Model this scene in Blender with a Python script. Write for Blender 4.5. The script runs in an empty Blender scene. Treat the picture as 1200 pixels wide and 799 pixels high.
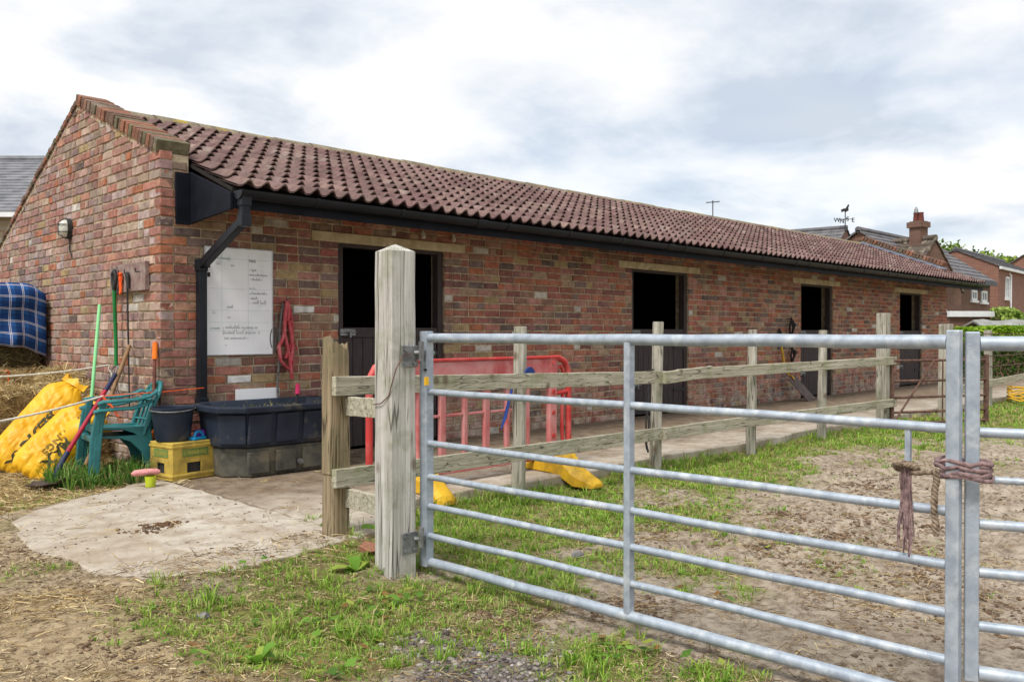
import bpy, math, random
import numpy as np
from mathutils import Vector, Matrix, noise
R = math.radians
random.seed(11); rng = np.random.default_rng(11)
sc = bpy.context.scene
COL = sc.collection

# ---------------------------------------------------------------- camera
CAM = Vector((-2.80, -6.72, 1.10)); FPX = 1000.0; HOR = 390.5
cd = bpy.data.cameras.new('camera'); cam = bpy.data.objects.new('camera', cd); COL.objects.link(cam)
cd.sensor_width = 36.0; cd.lens = 30.0; cd.clip_start = 0.05; cd.clip_end = 3000
cam.location = CAM
cam.rotation_euler = (R(90) - math.atan((399.5 - HOR) / FPX), 0, R(-45))
sc.camera = cam

# ---------------------------------------------------------------- world, sun, exposure
SUN_EL, SUN_AZ = R(57), R(-104)      # azimuth measured from +Y towards +X : high on the left, through thin cloud
w = bpy.data.worlds.new('World'); sc.world = w; w.use_nodes = True
nt = w.node_tree; nt.nodes.clear()
def N(tree, typ, **kw):
    n = tree.nodes.new(typ)
    for k, v in kw.items():
        if k == 'inp':
            for a, b in v.items(): n.inputs[a].default_value = b
        else: setattr(n, k, v)
    return n
def ramp(tree, stops, src=None):
    r = tree.nodes.new('ShaderNodeValToRGB'); e = r.color_ramp.elements
    while len(e) < len(stops): e.new(0.5)
    for i, (p, c) in enumerate(stops):
        e[i].position = p; e[i].color = (c[0], c[1], c[2], 1) if not isinstance(c, (int, float)) else (c, c, c, 1)
    if src is not None: tree.links.new(src, r.inputs[0])
    return r
L = nt.links.new
sky = N(nt, 'ShaderNodeTexSky', sky_type='NISHITA', sun_disc=False)
sky.sun_elevation = SUN_EL; sky.sun_rotation = SUN_AZ
tc = N(nt, 'ShaderNodeTexCoord'); sx = N(nt, 'ShaderNodeSeparateXYZ'); L(tc.outputs['Generated'], sx.inputs[0])
zz = N(nt, 'ShaderNodeMath', operation='MAXIMUM', inp={1: 0.0}); L(sx.outputs[2], zz.inputs[0])
za = N(nt, 'ShaderNodeMath', operation='ADD', inp={1: 0.22}); L(zz.outputs[0], za.inputs[0])
dx_ = N(nt, 'ShaderNodeMath', operation='DIVIDE'); L(sx.outputs[0], dx_.inputs[0]); L(za.outputs[0], dx_.inputs[1])
dy_ = N(nt, 'ShaderNodeMath', operation='DIVIDE'); L(sx.outputs[1], dy_.inputs[0]); L(za.outputs[0], dy_.inputs[1])
cb = N(nt, 'ShaderNodeCombineXYZ', inp={2: 4.7}); L(dx_.outputs[0], cb.inputs[0]); L(dy_.outputs[0], cb.inputs[1])
n1 = N(nt, 'ShaderNodeTexNoise', inp={'Scale': 1.9, 'Detail': 9.0, 'Roughness': 0.56, 'Distortion': 0.2}); L(cb.outputs[0], n1.inputs['Vector'])
n2 = N(nt, 'ShaderNodeTexNoise', inp={'Scale': 0.85, 'Detail': 5.0, 'Roughness': 0.5, 'Distortion': 0.4}); L(cb.outputs[0], n2.inputs['Vector'])
cl = ramp(nt, [(0.35, (4.5, 4.95, 5.6)), (0.44, (5.6, 5.95, 6.4)), (0.51, (6.6, 6.7, 6.85)), (0.58, (7.3, 7.3, 7.3))], n1.outputs[0])
cv = ramp(nt, [(0.32, 0.62), (0.48, 0.95), (0.58, 1.0)], n2.outputs[0])
mx = N(nt, 'ShaderNodeMix', data_type='RGBA'); L(cv.outputs[0], mx.inputs[0]); L(sky.outputs[0], mx.inputs[6]); L(cl.outputs[0], mx.inputs[7])
bg = N(nt, 'ShaderNodeBackground', inp={'Strength': 0.1}); L(mx.outputs[2], bg.inputs[0])
wo = N(nt, 'ShaderNodeOutputWorld'); L(bg.outputs[0], wo.inputs[0])
sd = bpy.data.lights.new('sun', 'SUN'); sun = bpy.data.objects.new('sun', sd); COL.objects.link(sun)
sd.energy = 2.5; sd.angle = R(18); sd.color = (1.0, 0.96, 0.9)
sdir = Vector((math.sin(SUN_AZ) * math.cos(SUN_EL), math.cos(SUN_AZ) * math.cos(SUN_EL), math.sin(SUN_EL)))
sun.rotation_euler = (-sdir).to_track_quat('-Z', 'Y').to_euler(); sun.location = sdir * 60
vs = sc.view_settings; vs.view_transform = 'Standard'; vs.look = 'None'; vs.exposure = 0.58; vs.gamma = 1.0; vs.use_curve_mapping = False
sc.cycles.use_denoising = True
sc.cycles.max_bounces = 6; sc.cycles.diffuse_bounces = 3; sc.cycles.glossy_bounces = 2; sc.cycles.transmission_bounces = 2
sc.cycles.sample_clamp_indirect = 6

# ---------------------------------------------------------------- helpers
def s2l(c):
    c = c / 255.0
    return c / 12.92 if c <= 0.04045 else ((c + 0.055) / 1.055) ** 2.4
def C(r, g, b): return (s2l(r), s2l(g), s2l(b))
S2 = math.sqrt(0.5)
def W(px, depth, z):                       # point at a given bearing (picture column), distance ahead and height
    rt = (px - 600) / FPX * depth
    return Vector((CAM.x + (rt + depth) * S2, CAM.y + (depth - rt) * S2, z))
def Gp(px, py, z=0.0): return W(px, (CAM.z - z) * FPX / (py - HOR), z)
def Hz(py, depth): return CAM.z + (HOR - py) / FPX * depth
def proj(v):
    dx, dy = v[0] - CAM.x, v[1] - CAM.y
    d = (dx + dy) * S2; r = (dx - dy) * S2
    if d < 0.3: return (-999, -999, d)
    return (600 + FPX * r / d, HOR + FPX * (CAM.z - v[2]) / d, d)
def sm(a, b, x):
    t = np.clip((x - a) / (b - a), 0, 1); return t * t * (3 - 2 * t)

ROOT = {}
def tag(o, label=None, cat=None, group=None, kind=None):
    if label: o['label'] = label
    if cat: o['category'] = cat
    if group: o['group'] = group
    if kind: o['kind'] = kind
    return o
def thing(name, label, cat, loc=(0, 0, 0), group=None):
    o = bpy.data.objects.new(name, None); COL.objects.link(o); o.location = loc; o.empty_display_size = 0.1
    ROOT[o.name] = Vector(loc); return tag(o, label, cat, group)

class MB:
    def __init__(s): s.v = []; s.f = []; s.c = []
    def add(s, vs, fs, col=None):
        k = len(s.v); s.v += [tuple(x) for x in vs]; s.f += [tuple(i + k for i in f) for f in fs]
        if col is not None: s.c += [col] * len(vs)
        return s
    def box(s, x0, x1, y0, y1, z0, z1, col=None):
        return s.add([(x0,y0,z0),(x1,y0,z0),(x1,y1,z0),(x0,y1,z0),(x0,y0,z1),(x1,y0,z1),(x1,y1,z1),(x0,y1,z1)],
                     [(0,3,2,1),(4,5,6,7),(0,1,5,4),(1,2,6,5),(2,3,7,6),(3,0,4,7)], col)
    def obox(s, M, sx, sy, sz, col=None):
        p = [(-1,-1,-1),(1,-1,-1),(1,1,-1),(-1,1,-1),(-1,-1,1),(1,-1,1),(1,1,1),(-1,1,1)]
        return s.add([M @ Vector((a*sx/2, b*sy/2, c*sz/2)) for a,b,c in p],
                     [(0,3,2,1),(4,5,6,7),(0,1,5,4),(1,2,6,5),(2,3,7,6),(3,0,4,7)], col)
    def bar(s, a, b, w, h, up=(0,0,1), seg=1, jit=0.0, w1=None, h1=None):
        a = Vector(a); b = Vector(b); d = (b - a).normalized(); u = Vector(up)
        sd_ = d.cross(u)
        if sd_.length < 1e-4: sd_ = d.cross(Vector((1, 0, 0)))
        sd_.normalize(); u = sd_.cross(d).normalized()
        rings = []
        for i in range(seg + 1):
            t = i / seg; p = a.lerp(b, t); ww = w + ((w1 or w) - w) * t; hh = h + ((h1 or h) - h) * t
            j = lambda: random.uniform(-jit, jit)
            rings.append([p + sd_*(-ww/2+j()) + u*(-hh/2+j()), p + sd_*(ww/2+j()) + u*(-hh/2+j()),
                          p + sd_*(ww/2+j()) + u*(hh/2+j()), p + sd_*(-ww/2+j()) + u*(hh/2+j())])
        vs_ = [q for r_ in rings for q in r_]; fs = [(3,2,1,0)]
        for i in range(seg):
            for k in range(4):
                fs.append((i*4+k, i*4+(k+1)%4, (i+1)*4+(k+1)%4, (i+1)*4+k))
        n = seg*4; fs.append((n, n+1, n+2, n+3)); return s.add(vs_, fs)
    def tube(s, pts, r, n=8, caps=True, flat=1.0, closed=False):
        pts = [Vector(p) for p in pts]; m = len(pts); rs = r if isinstance(r, (list, tuple)) else [r]*m
        up = Vector((0, 0, 1)); vs_ = []
        prev = None
        for i, p in enumerate(pts):
            if closed: d = pts[(i+1) % m] - pts[i-1]
            else: d = pts[min(i+1, m-1)] - pts[max(i-1, 0)]
            d.normalize()
            if prev is None:
                a = d.cross(up)
                if a.length < 0.05: a = d.cross(Vector((1, 0, 0)))
            else: a = prev - d * prev.dot(d)
            a.normalize(); prev = a; b = a.cross(d)
            for k in range(n):
                t = 2*math.pi*k/n; vs_.append(p + (a*math.cos(t) + b*math.sin(t)*flat)*rs[i])
        fs = []
        for i in range(m if closed else m-1):
            i2 = (i+1) % m
            for k in range(n): fs.append((i*n+k, i*n+(k+1)%n, i2*n+(k+1)%n, i2*n+k))
        if caps and not closed: fs += [tuple(range(n))[::-1], tuple((m-1)*n+k for k in range(n))]
        return s.add(vs_, fs)
    def lathe(s, prof, n, c):
        vs_ = []; fs = []
        for r_, z in prof:
            for k in range(n):
                t = 2*math.pi*k/n; vs_.append((c[0]+r_*math.cos(t), c[1]+r_*math.sin(t), c[2]+z))
        for i in range(len(prof)-1):
            for k in range(n): fs.append((i*n+k, i*n+(k+1)%n, (i+1)*n+(k+1)%n, (i+1)*n+k))
        return s.add(vs_, fs)
    def loft(s, rings, cap0=True, cap1=True):
        n = len(rings[0]); vs_ = [p for r_ in rings for p in r_]; fs = []
        for i in range(len(rings)-1):
            for k in range(n): fs.append((i*n+k, i*n+(k+1)%n, (i+1)*n+(k+1)%n, (i+1)*n+k))
        if cap0: fs.append(tuple(range(n))[::-1])
        if cap1: fs.append(tuple((len(rings)-1)*n+k for k in range(n)))
        return s.add(vs_, fs)
    def prism(s, poly, f0, f1):            # poly: list of 2d points, f0/f1 map 2d -> 3d
        n = len(poly); vs_ = [f0(p) for p in poly] + [f1(p) for p in poly]
        fs = [tuple(range(n))[::-1], tuple(range(n, 2*n))] + [(k, (k+1)%n, n+(k+1)%n, n+k) for k in range(n)]
        return s.add(vs_, fs)
    def build(s, name, m, parent=None, smooth=None, bevel=0, origin=None, label=None, cat=None, group=None, kind=None):
        if parent is not None: org = ROOT.get(parent.name, Vector((0,0,0)))
        elif origin is not None: org = Vector(origin)
        elif cat:
            a = np.array(s.v); org = Vector(((a[:,0].min()+a[:,0].max())/2, (a[:,1].min()+a[:,1].max())/2, a[:,2].min()))
        else: org = Vector((0,0,0))
        me = bpy.data.meshes.new(name); me.from_pydata([(x-org.x, y-org.y, z-org.z) for x, y, z in s.v], [], s.f)
        me.update()
        if s.c and len(s.c) == len(s.v):
            at = me.color_attributes.new('Col', 'FLOAT_COLOR', 'POINT')
            at.data.foreach_set('color', np.array([(c[0], c[1], c[2], 1) for c in s.c], dtype=np.float32).ravel())
        o = bpy.data.objects.new(name, me); COL.objects.link(o)
        me.materials.append(m)
        fix_normals(me)
        if smooth is not None:
            me.shade_smooth()
            if smooth < 180: me.set_sharp_from_angle(angle=R(smooth))
        if parent is None: o.location = org
        else: o.parent = parent
        ROOT[o.name] = org
        if bevel:
            b = o.modifiers.new('bevel', 'BEVEL'); b.width = bevel; b.segments = 2; b.limit_method = 'ANGLE'; b.angle_limit = R(40)
        return tag(o, label, cat, group, kind)
import bmesh
def fix_normals(me):
    if len(me.polygons) > 60000: return
    b = bmesh.new(); b.from_mesh(me); bmesh.ops.recalc_face_normals(b, faces=b.faces); b.to_mesh(me); b.free()
def npmesh(name, V, F, m, parent=None, col=None, kind=None, smooth=False):
    V = np.asarray(V, np.float32); F = np.asarray(F, np.int32)
    if parent is not None:
        o_ = ROOT.get(parent.name, Vector((0,0,0))); V = V - np.array(o_, np.float32)
    me = bpy.data.meshes.new(name); k = F.shape[1]
    me.vertices.add(len(V)); me.vertices.foreach_set('co', V.ravel())
    me.loops.add(F.size); me.loops.foreach_set('vertex_index', F.ravel())
    me.polygons.add(len(F)); me.polygons.foreach_set('loop_start', np.arange(0, F.size, k, dtype=np.int32))
    me.update(calc_edges=True)
    if col is not None:
        at = me.color_attributes.new('Col', 'FLOAT_COLOR', 'POINT')
        at.data.foreach_set('color', np.c_[col, np.ones(len(col))].astype(np.float32).ravel())
    if smooth: me.shade_smooth()
    me.materials.append(m)
    o = bpy.data.objects.new(name, me); COL.objects.link(o)
    if parent is not None: o.parent = parent
    if kind: o['kind'] = kind
    return o

# ---------------------------------------------------------------- materials
def newmat(name):
    m = bpy.data.materials.new(name); m.use_nodes = True; t = m.node_tree
    return m, t, t.nodes['Principled BSDF']
def coords(t, scale=(1,1,1), space='Object'):
    a = t.nodes.new('ShaderNodeTexCoord'); b = t.nodes.new('ShaderNodeMapping'); b.inputs['Scale'].default_value = scale
    t.links.new(a.outputs[space], b.inputs[0]); return b.outputs[0]
def mixc(t, fac, a, b, mode='MIX'):
    n = t.nodes.new('ShaderNodeMix'); n.data_type = 'RGBA'; n.blend_type = mode
    for idx, v in ((0, fac), (6, a), (7, b)):
        if isinstance(v, bpy.types.NodeSocket): t.links.new(v, n.inputs[idx])
        elif idx == 0: n.inputs[0].default_value = v
        else: n.inputs[idx].default_value = (v[0], v[1], v[2], 1)
    return n.outputs[2]
def noise_n(t, vec, scale, detail=5, rough=0.55, dist=0.0):
    n = N(t, 'ShaderNodeTexNoise', inp={'Scale': scale, 'Detail': detail, 'Roughness': rough, 'Distortion': dist})
    t.links.new(vec, n.inputs['Vector']); return n.outputs[0]
def bump(t, p, h, strength=0.3, dist=0.01):
    b = N(t, 'ShaderNodeBump', inp={'Strength': strength, 'Distance': dist}); t.links.new(h, b.inputs['Height']); t.links.new(b.outputs[0], p.inputs['Normal'])
def simple(name, c, rough=0.7, c2=None, scale=8, metal=0.0, bstr=0.15, stretch=(1,1,1), dirt=None, dirt_lo=0.55, dirt_hi=0.7, bscale=None, spec=0.4):
    m, t, p = newmat(name); v = coords(t, stretch)
    n = noise_n(t, v, scale, 6)
    c2 = c2 or tuple(x*0.72 for x in c)
    out = mixc(t, ramp(t, [(0.35, 0.0), (0.65, 1.0)], n).outputs[0], c, c2)
    if dirt:
        n2 = noise_n(t, v, scale*0.45+1.3, 7, 0.65)
        out = mixc(t, ramp(t, [(dirt_lo, 0.0), (dirt_hi, 1.0)], n2).outputs[0], out, dirt)
    t.links.new(out, p.inputs['Base Color'])
    p.inputs['Roughness'].default_value = rough; p.inputs['Metallic'].default_value = metal; p.inputs['Specular IOR Level'].default_value = spec
    if bstr: bump(t, p, noise_n(t, v, (bscale or scale*4), 5), bstr, 0.01)
    return m
def masonry(name, src, grit=60, lime=0.5, bstr=0.5):     # brick, tile: the piece's own colour comes from the object or from the mesh
    m, t, p = newmat(name)
    if src == 'obj': cs = N(t, 'ShaderNodeObjectInfo').outputs['Color']
    else: cs = N(t, 'ShaderNodeAttribute', attribute_name='Col').outputs['Color']
    g = t.nodes.new('ShaderNodeNewGeometry'); mp = t.nodes.new('ShaderNodeMapping'); t.links.new(g.outputs['Position'], mp.inputs[0]); v = mp.outputs[0]
    a = noise_n(t, v, 11, 6, 0.65)
    dk = mixc(t, 1.0, cs, (0.62, 0.60, 0.60), 'MULTIPLY'); lt = mixc(t, 1.0, cs, (1.12, 1.14, 1.14), 'MULTIPLY')
    base = mixc(t, ramp(t, [(0.35, 0.0), (0.66, 1.0)], a).outputs[0], dk, lt)
    b = noise_n(t, v, 27, 7, 0.7)
    base = mixc(t, ramp(t, [(0.56, 0.0), (0.70, lime)], b).outputs[0], base, (0.42, 0.37, 0.31))
    c = noise_n(t, v, 16, 6, 0.7, 0.6)
    base = mixc(t, ramp(t, [(0.60, 0.0), (0.74, lime*1.1)], c).outputs[0], base, (0.06, 0.05, 0.045))
    base = mixc(t, ramp(t, [(0.36, 0.34), (0.52, 0.0)], noise_n(t, v, 1.7, 6, .65)).outputs[0], base, (0.075, 0.062, 0.05))
    base = mixc(t, ramp(t, [(0.55, 0.0), (0.68, 0.30)], noise_n(t, v, 2.6, 6, .65)).outputs[0], base, (0.46, 0.40, 0.34))
    if bstr > .6:                       # lime bloom drawn up out of the ground
        sz = t.nodes.new('ShaderNodeSeparateXYZ'); t.links.new(v, sz.inputs[0]); mr = N(t, 'ShaderNodeMapRange', inp={1: .05, 2: .55, 3: 1.0, 4: 0.0}); t.links.new(sz.outputs[2], mr.inputs[0])
        ef = N(t, 'ShaderNodeMath', operation='MULTIPLY'); t.links.new(mr.outputs[0], ef.inputs[0]); t.links.new(ramp(t, [(0.44, 0.0), (0.62, 0.75)], noise_n(t, v, 5.5, 7, .7)).outputs[0], ef.inputs[1]); base = mixc(t, ef.outputs[0], base, (0.50, 0.45, 0.40))
    t.links.new(base, p.inputs['Base Color']); p.inputs['Roughness'].default_value = 0.92; p.inputs['Specular IOR Level'].default_value = 0.2
    bump(t, p, noise_n(t, v, grit, 6, 0.7), bstr, 0.008)
    return m
def wood(name, stretch, c=C(196,188,164), c2=C(140,132,112), alg=C(112,122,78), alg_amt=0.6, knots=True):
    m, t, p = newmat(name); v = coords(t, stretch); v0 = coords(t)
    g = noise_n(t, v, 1.0, 8, 0.62, 0.25)
    base = mixc(t, ramp(t, [(0.32, 0.0), (0.68, 1.0)], g).outputs[0], c2, c)
    f = noise_n(t, v, 3.1, 4, 0.7)
    base = mixc(t, ramp(t, [(0.58, 0.0), (0.66, 0.85)], f).outputs[0], base, tuple(x*0.30 for x in c2))
    ck = noise_n(t, v, .55, 2, .4); base = mixc(t, ramp(t, [(0.478, 0.0), (0.492, 0.85), (0.500, 0.85), (0.512, 0.0)], ck).outputs[0], base, tuple(x*0.22 for x in c2))
    al = noise_n(t, v0, 5.0, 6, 0.65)
    base = mixc(t, ramp(t, [(0.50, 0.0), (0.68, alg_amt)], al).outputs[0], base, alg)
    if knots:
        vo = N(t, 'ShaderNodeTexVoronoi', inp={'Scale': 5.5}); vo.feature = 'F1'
        mp = coords(t, (1, 1, 0.75)); t.links.new(mp, vo.inputs['Vector'])
        base = mixc(t, ramp(t, [(0.08, 0.75), (0.19, 0.0)], vo.outputs['Distance']).outputs[0], base, C(96, 82, 62))
    t.links.new(base, p.inputs['Base Color']); p.inputs['Roughness'].default_value = 0.9; p.inputs['Specular IOR Level'].default_value = 0.2
    bump(t, p, f, 0.55, 0.006); return m
def leafmat(name, trans=0.35, rough=0.55):
    m, t, p = newmat(name); cs = N(t, 'ShaderNodeAttribute', attribute_name='Col').outputs['Color']
    t.links.new(cs, p.inputs['Base Color']); p.inputs['Roughness'].default_value = rough; p.inputs['Specular IOR Level'].default_value = 0.25
    tr = t.nodes.new('ShaderNodeBsdfTranslucent'); t.links.new(cs, tr.inputs[0])
    ms = t.nodes.new('ShaderNodeMixShader'); ms.inputs[0].default_value = trans
    o = t.nodes['Material Output']; t.links.new(p.outputs[0], ms.inputs[1]); t.links.new(tr.outputs[0], ms.inputs[2]); t.links.new(ms.outputs[0], o.inputs[0])
    return m
M_BR_O = masonry('brick_piece', 'obj', 60, .75, .7); M_BR_A = masonry('brick_mass', 'attr', 60, .75, .7)
M_TI_O = masonry('tile_piece', 'obj', 70, 0.14, 0.3); M_TI_A = masonry('tile_mass', 'attr', 70, 0.14, 0.3)
M_MORTAR = simple('mortar', C(190,174,148), 0.95, C(150,132,106), 14, bstr=0.6, bscale=70, dirt=C(118,104,84))
M_BLACK = simple('black_plastic', (0.008,0.010,0.014), 0.38, (0.013,0.016,0.022), 5, dirt=(0.05,0.048,0.042), dirt_lo=0.66, dirt_hi=0.85, bstr=0.05, spec=.22)
M_BLACKB = simple('black_board', (0.006,0.008,0.013), 0.55, (0.012,0.014,0.021), 5, dirt=(0.05,0.046,0.04), dirt_lo=0.66, dirt_hi=0.85, bstr=0.12, spec=.10)
M_TUB = simple('black_rubber', (0.014,0.021,0.036), 0.5, (0.026,0.035,0.055), 5, spec=.22, dirt=(0.16,0.14,0.10), dirt_lo=0.58, dirt_hi=0.78, bstr=0.15)
M_TUBLOW = simple('muddy_rubber', (0.045,0.045,0.042), 0.8, (0.11,0.105,0.08), 9, dirt=(0.18,0.16,0.105), dirt_lo=0.5, dirt_hi=0.7, bstr=0.3)
M_DARK = simple('interior_shade', (0.010,0.009,0.008), 0.95, bstr=0)  # near black: the shade inside the stable is put into the colour
M_RAFT = simple('rafter_timber', (0.15,0.085,0.055), 0.85, (0.08,0.05,0.034), 4, stretch=(20,2,20))
M_DECK = simple('roof_underlay', (0.018,0.014,0.012), 0.95, bstr=0)
M_DOOR = simple('door_paint', (0.050,0.034,0.034), 0.7, (0.032,0.023,0.024), 6, stretch=(10,10,1.2), dirt=(0.09,0.075,0.062), dirt_lo=0.6, dirt_hi=0.85, bstr=0.2)
M_LINTEL = simple('lintel_concrete', C(206,192,160), 0.95, C(172,156,124), 7, stretch=(1,1,1), dirt=C(134,122,92), bstr=0.4, bscale=50)
M_LEAD = simple('lead', C(118,128,146), 0.6, C(90,98,114), 3, bstr=0.25)
M_RIDGE = simple('ridge_concrete', C(142,130,108), 0.95, C(96,86,70), 9, dirt=C(158,138,48), dirt_lo=0.56, dirt_hi=0.68, bstr=0.6, bscale=45)
M_COP = masonry('coping_brick', 'obj', 50, 0.5, 0.8)
M_GALV = simple('galvanised_steel', C(170,180,190), 0.55, C(144,154,166), 22, metal=0.35, bstr=0.06, dirt=C(206,210,212), dirt_lo=0.52, dirt_hi=0.75, spec=0.5)
M_STEEL = simple('dull_steel', C(150,152,152), 0.5, C(105,106,106), 20, metal=0.6, bstr=0.1)
M_RUST = simple('rusty_iron', C(112,84,72), 0.9, C(74,54,46), 16, bstr=0.4)
M_WPOST = wood('weathered_post', (42, 42, 1.6), C(192,187,174), C(140,135,122), C(112,120,86), .55)
M_WRAIL = wood('weathered_rail', (1.6, 42, 42), C(194,189,170), C(148,142,122), C(120,128,86), 0.55)
M_WGATE = wood('pale_gate_post', (34, 34, 1.1), C(204,201,194), C(158,154,146), C(124,130,98), 0.6)
M_WOLD = wood('splintered_post', (40, 40, 1.4), C(168,150,122), C(116,102,80), C(104,108,76), 0.6, False)
M_WBOARD = simple('painted_board', C(118,92,88), 0.9, C(150,134,126), 12, stretch=(1,1,1), dirt=C(80,64,60), bstr=0.4)
M_RED = simple('red_plastic', C(196,52,50), 0.55, C(178,58,56), 5, dirt=C(206,118,112), dirt_lo=0.5, dirt_hi=0.75, bstr=0.05)
M_PINK = simple('faded_red_plastic', C(192,98,98), 0.65, C(204,146,144), 4, dirt=C(170,62,62), dirt_lo=0.50, dirt_hi=0.68, bstr=0.05)
M_YFOOT = simple('yellow_plastic', C(216,172,34), 0.6, C(190,148,28), 7, dirt=C(120,98,44), dirt_lo=0.52, dirt_hi=0.72, bstr=0.1)
M_YCRATE = simple('yellow_crate', C(200,172,78), 0.65, C(172,146,64), 7, dirt=C(104,90,54), dirt_lo=0.48, dirt_hi=0.70, bstr=0.12)
M_GPRINT = simple('green_print', C(92,120,62), 0.7, C(116,132,62), 12, bstr=0)
M_YPRINT = simple('yellow_print', C(190,178,84), 0.7, bstr=0)
M_BAG = simple('yellow_bag', C(232,180,30), 0.5, C(214,154,18), 5, dirt=C(150,110,30), dirt_lo=0.66, dirt_hi=0.8, bstr=0.35, bscale=16)
M_INK = simple('bag_ink', C(70,68,34), 0.6, bstr=0); M_INK2 = simple('faded_ink', C(150,118,40), 0.6, bstr=0)
M_CHAIR = simple('green_chair', C(44,114,116), 0.5, C(34,94,98), 6, dirt=C(110,118,96), dirt_lo=0.62, dirt_hi=0.82, bstr=0.06)
M_WHITE = simple('whiteboard', C(240,241,244), 0.35, C(232,234,238), 4, bstr=0, dirt=C(220,224,228))
M_ALU = simple('aluminium', C(190,192,194), 0.4, C(165,166,168), 9, metal=0.6, bstr=0)
M_PEN = simple('pen_ink', C(70,72,86), 0.7, bstr=0); M_TEAL = simple('teal_line', C(150,196,196), 0.7, bstr=0)
M_ROPEW = simple('white_rope', C(222,218,206), 0.9, C(180,174,160), 60, bstr=0.3)
M_ROPEB = simple('brown_rope', C(160,142,122), 0.95, C(92,78,64), 55, bstr=0.5)
M_ROPEP = simple('pink_rope', C(158,132,130), 0.95, C(98,78,80), 45, bstr=0.5)
M_ORANGE = simple('orange_plastic', C(244,128,28), 0.55, C(226,96,20), 8, bstr=0.05)
M_ORTW = simple('orange_twine', C(250,104,34), 0.8, C(220,80,28), 30, bstr=0.2)
M_GREENP = simple('green_pole', C(20,126,58), 0.4, C(14,104,46), 5, bstr=0); M_MINT = simple('mint_pole', C(150,222,158), 0.5, C(132,206,140), 5, bstr=0)
M_REDP = simple('red_pole', C(172,28,52), 0.4, C(146,24,46), 5, bstr=0); M_NAVY = simple('navy_plastic', C(34,40,74), 0.5, C(26,30,56), 5, bstr=0)
M_BROWNP = simple('brown_pole', C(120,72,58), 0.8, C(82,50,42), 14, bstr=0.2); M_HAND = simple('ash_handle', C(158,124,88), 0.75, C(118,92,66), 10, stretch=(4,4,1), bstr=0.2)
M_HALTER = simple('red_webbing', C(186,62,72), 0.8, C(206,112,116), 18, bstr=0.2); M_GREYROPE = simple('grey_rope', C(120,118,116), 0.9, C(92,90,88), 30, bstr=0.3)
M_BLUE = simple('blue_plastic', C(28,66,138), 0.5, C(22,48,108), 6, bstr=0.05); M_CYAN = simple('cyan_plastic', C(40,156,214), 0.4, C(30,132,190), 6, bstr=0)
M_PURP = simple('purple_plastic', C(150,62,196), 0.4, C(126,44,172), 6, bstr=0); M_PINKB = simple('pink_bristle', C(216,152,150), 0.9, C(196,128,126), 40, bstr=0.5, bscale=120)
M_LIME = simple('lime_plastic', C(192,204,44), 0.5, C(160,174,36), 8, bstr=0.05); M_MAG = simple('magenta_handle', C(226,54,112), 0.5, bstr=0)
M_NET = simple('black_webbing', (0.02,0.02,0.022), 0.8, (0.04,0.038,0.036), 12, bstr=0.2)
M_BLADE = simple('shovel_blade', C(96,84,80), 0.55, C(70,58,54), 10, metal=0.3, bstr=0.2)
M_YTAG = simple('yellow_tag', C(246,190,30), 0.5, bstr=0)
M_STRAND = leafmat('straw_strand', 0.25, 0.6); M_LEAF = leafmat('leaf', 0.35, 0.5); M_GRASS = leafmat('grass_blade', 0.4, 0.55)
M_STRAWC = simple('straw_core', C(186,162,114), 0.95, C(128,104,66), 26, bstr=1.0, bscale=60)
M_HAYC = simple('hay_core', C(98,90,62), 0.95, C(58,54,36), 26, bstr=1.0, bscale=60)
M_WALLB = None

def concrete_mat():
    m, t, p = newmat('concrete'); v = coords(t)
    a = noise_n(t, v, 1.1, 7, 0.6); b = noise_n(t, v, 7, 8, 0.7); c = noise_n(t, v, 60, 5, 0.7)
    base = mixc(t, ramp(t, [(0.35, 0.0), (0.65, 1.0)], a).outputs[0], C(186,178,165), C(170,160,145))
    base = mixc(t, ramp(t, [(0.42, 0.0), (0.66, 0.8)], b).outputs[0], base, C(136,120,102))
    base = mixc(t, ramp(t, [(0.58, 0.0), (0.70, 0.55)], c).outputs[0], base, C(110,96,80))
    base = mixc(t, ramp(t, [(0.52, 0.0), (0.70, 0.5)], noise_n(t, coords(t, (1, .45, 1)), 2.6, 7, .65, .4)).outputs[0], base, C(142,122,98))
    # muck trodden along the foot of the stable wall and in front of the doors
    g = t.nodes.new('ShaderNodeNewGeometry'); s = t.nodes.new('ShaderNodeSeparateXYZ'); t.links.new(g.outputs['Position'], s.inputs[0])
    w1 = noise_n(t, v, 1.6, 6, 0.6)
    ad = N(t, 'ShaderNodeMath', operation='MULTIPLY_ADD', inp={1: 2.2, 2: -1.0}); t.links.new(w1, ad.inputs[0])
    yy = N(t, 'ShaderNodeMath', operation='ADD'); t.links.new(s.outputs[1], yy.inputs[0]); t.links.new(ad.outputs[0], yy.inputs[1])
    xx = N(t, 'ShaderNodeMath', operation='GREATER_THAN', inp={1: -0.1}); t.links.new(s.outputs[0], xx.inputs[0])
    mu = N(t, 'ShaderNodeMapRange', inp={1: -2.05, 2: -1.15, 3: 0.0, 4: 0.86}); t.links.new(yy.outputs[0], mu.inputs[0])
    mm = N(t, 'ShaderNodeMath', operation='MULTIPLY'); t.links.new(mu.outputs[0], mm.inputs[0]); t.links.new(xx.outputs[0], mm.inputs[1])
    muck = mixc(t, ramp(t, [(0.4, 0.0), (0.62, 1.0)], b).outputs[0], C(122,104,84), C(88,72,56))
    base = mixc(t, mm.outputs[0], base, muck)
    t.links.new(base, p.inputs['Base Color']); p.inputs['Roughness'].default_value = 0.9; p.inputs['Specular IOR Level'].default_value = 0.25
    bump(t, p, mixc(t, 0.5, b, c), 0.4, 0.01); return m
M_CONC = concrete_mat()
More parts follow.
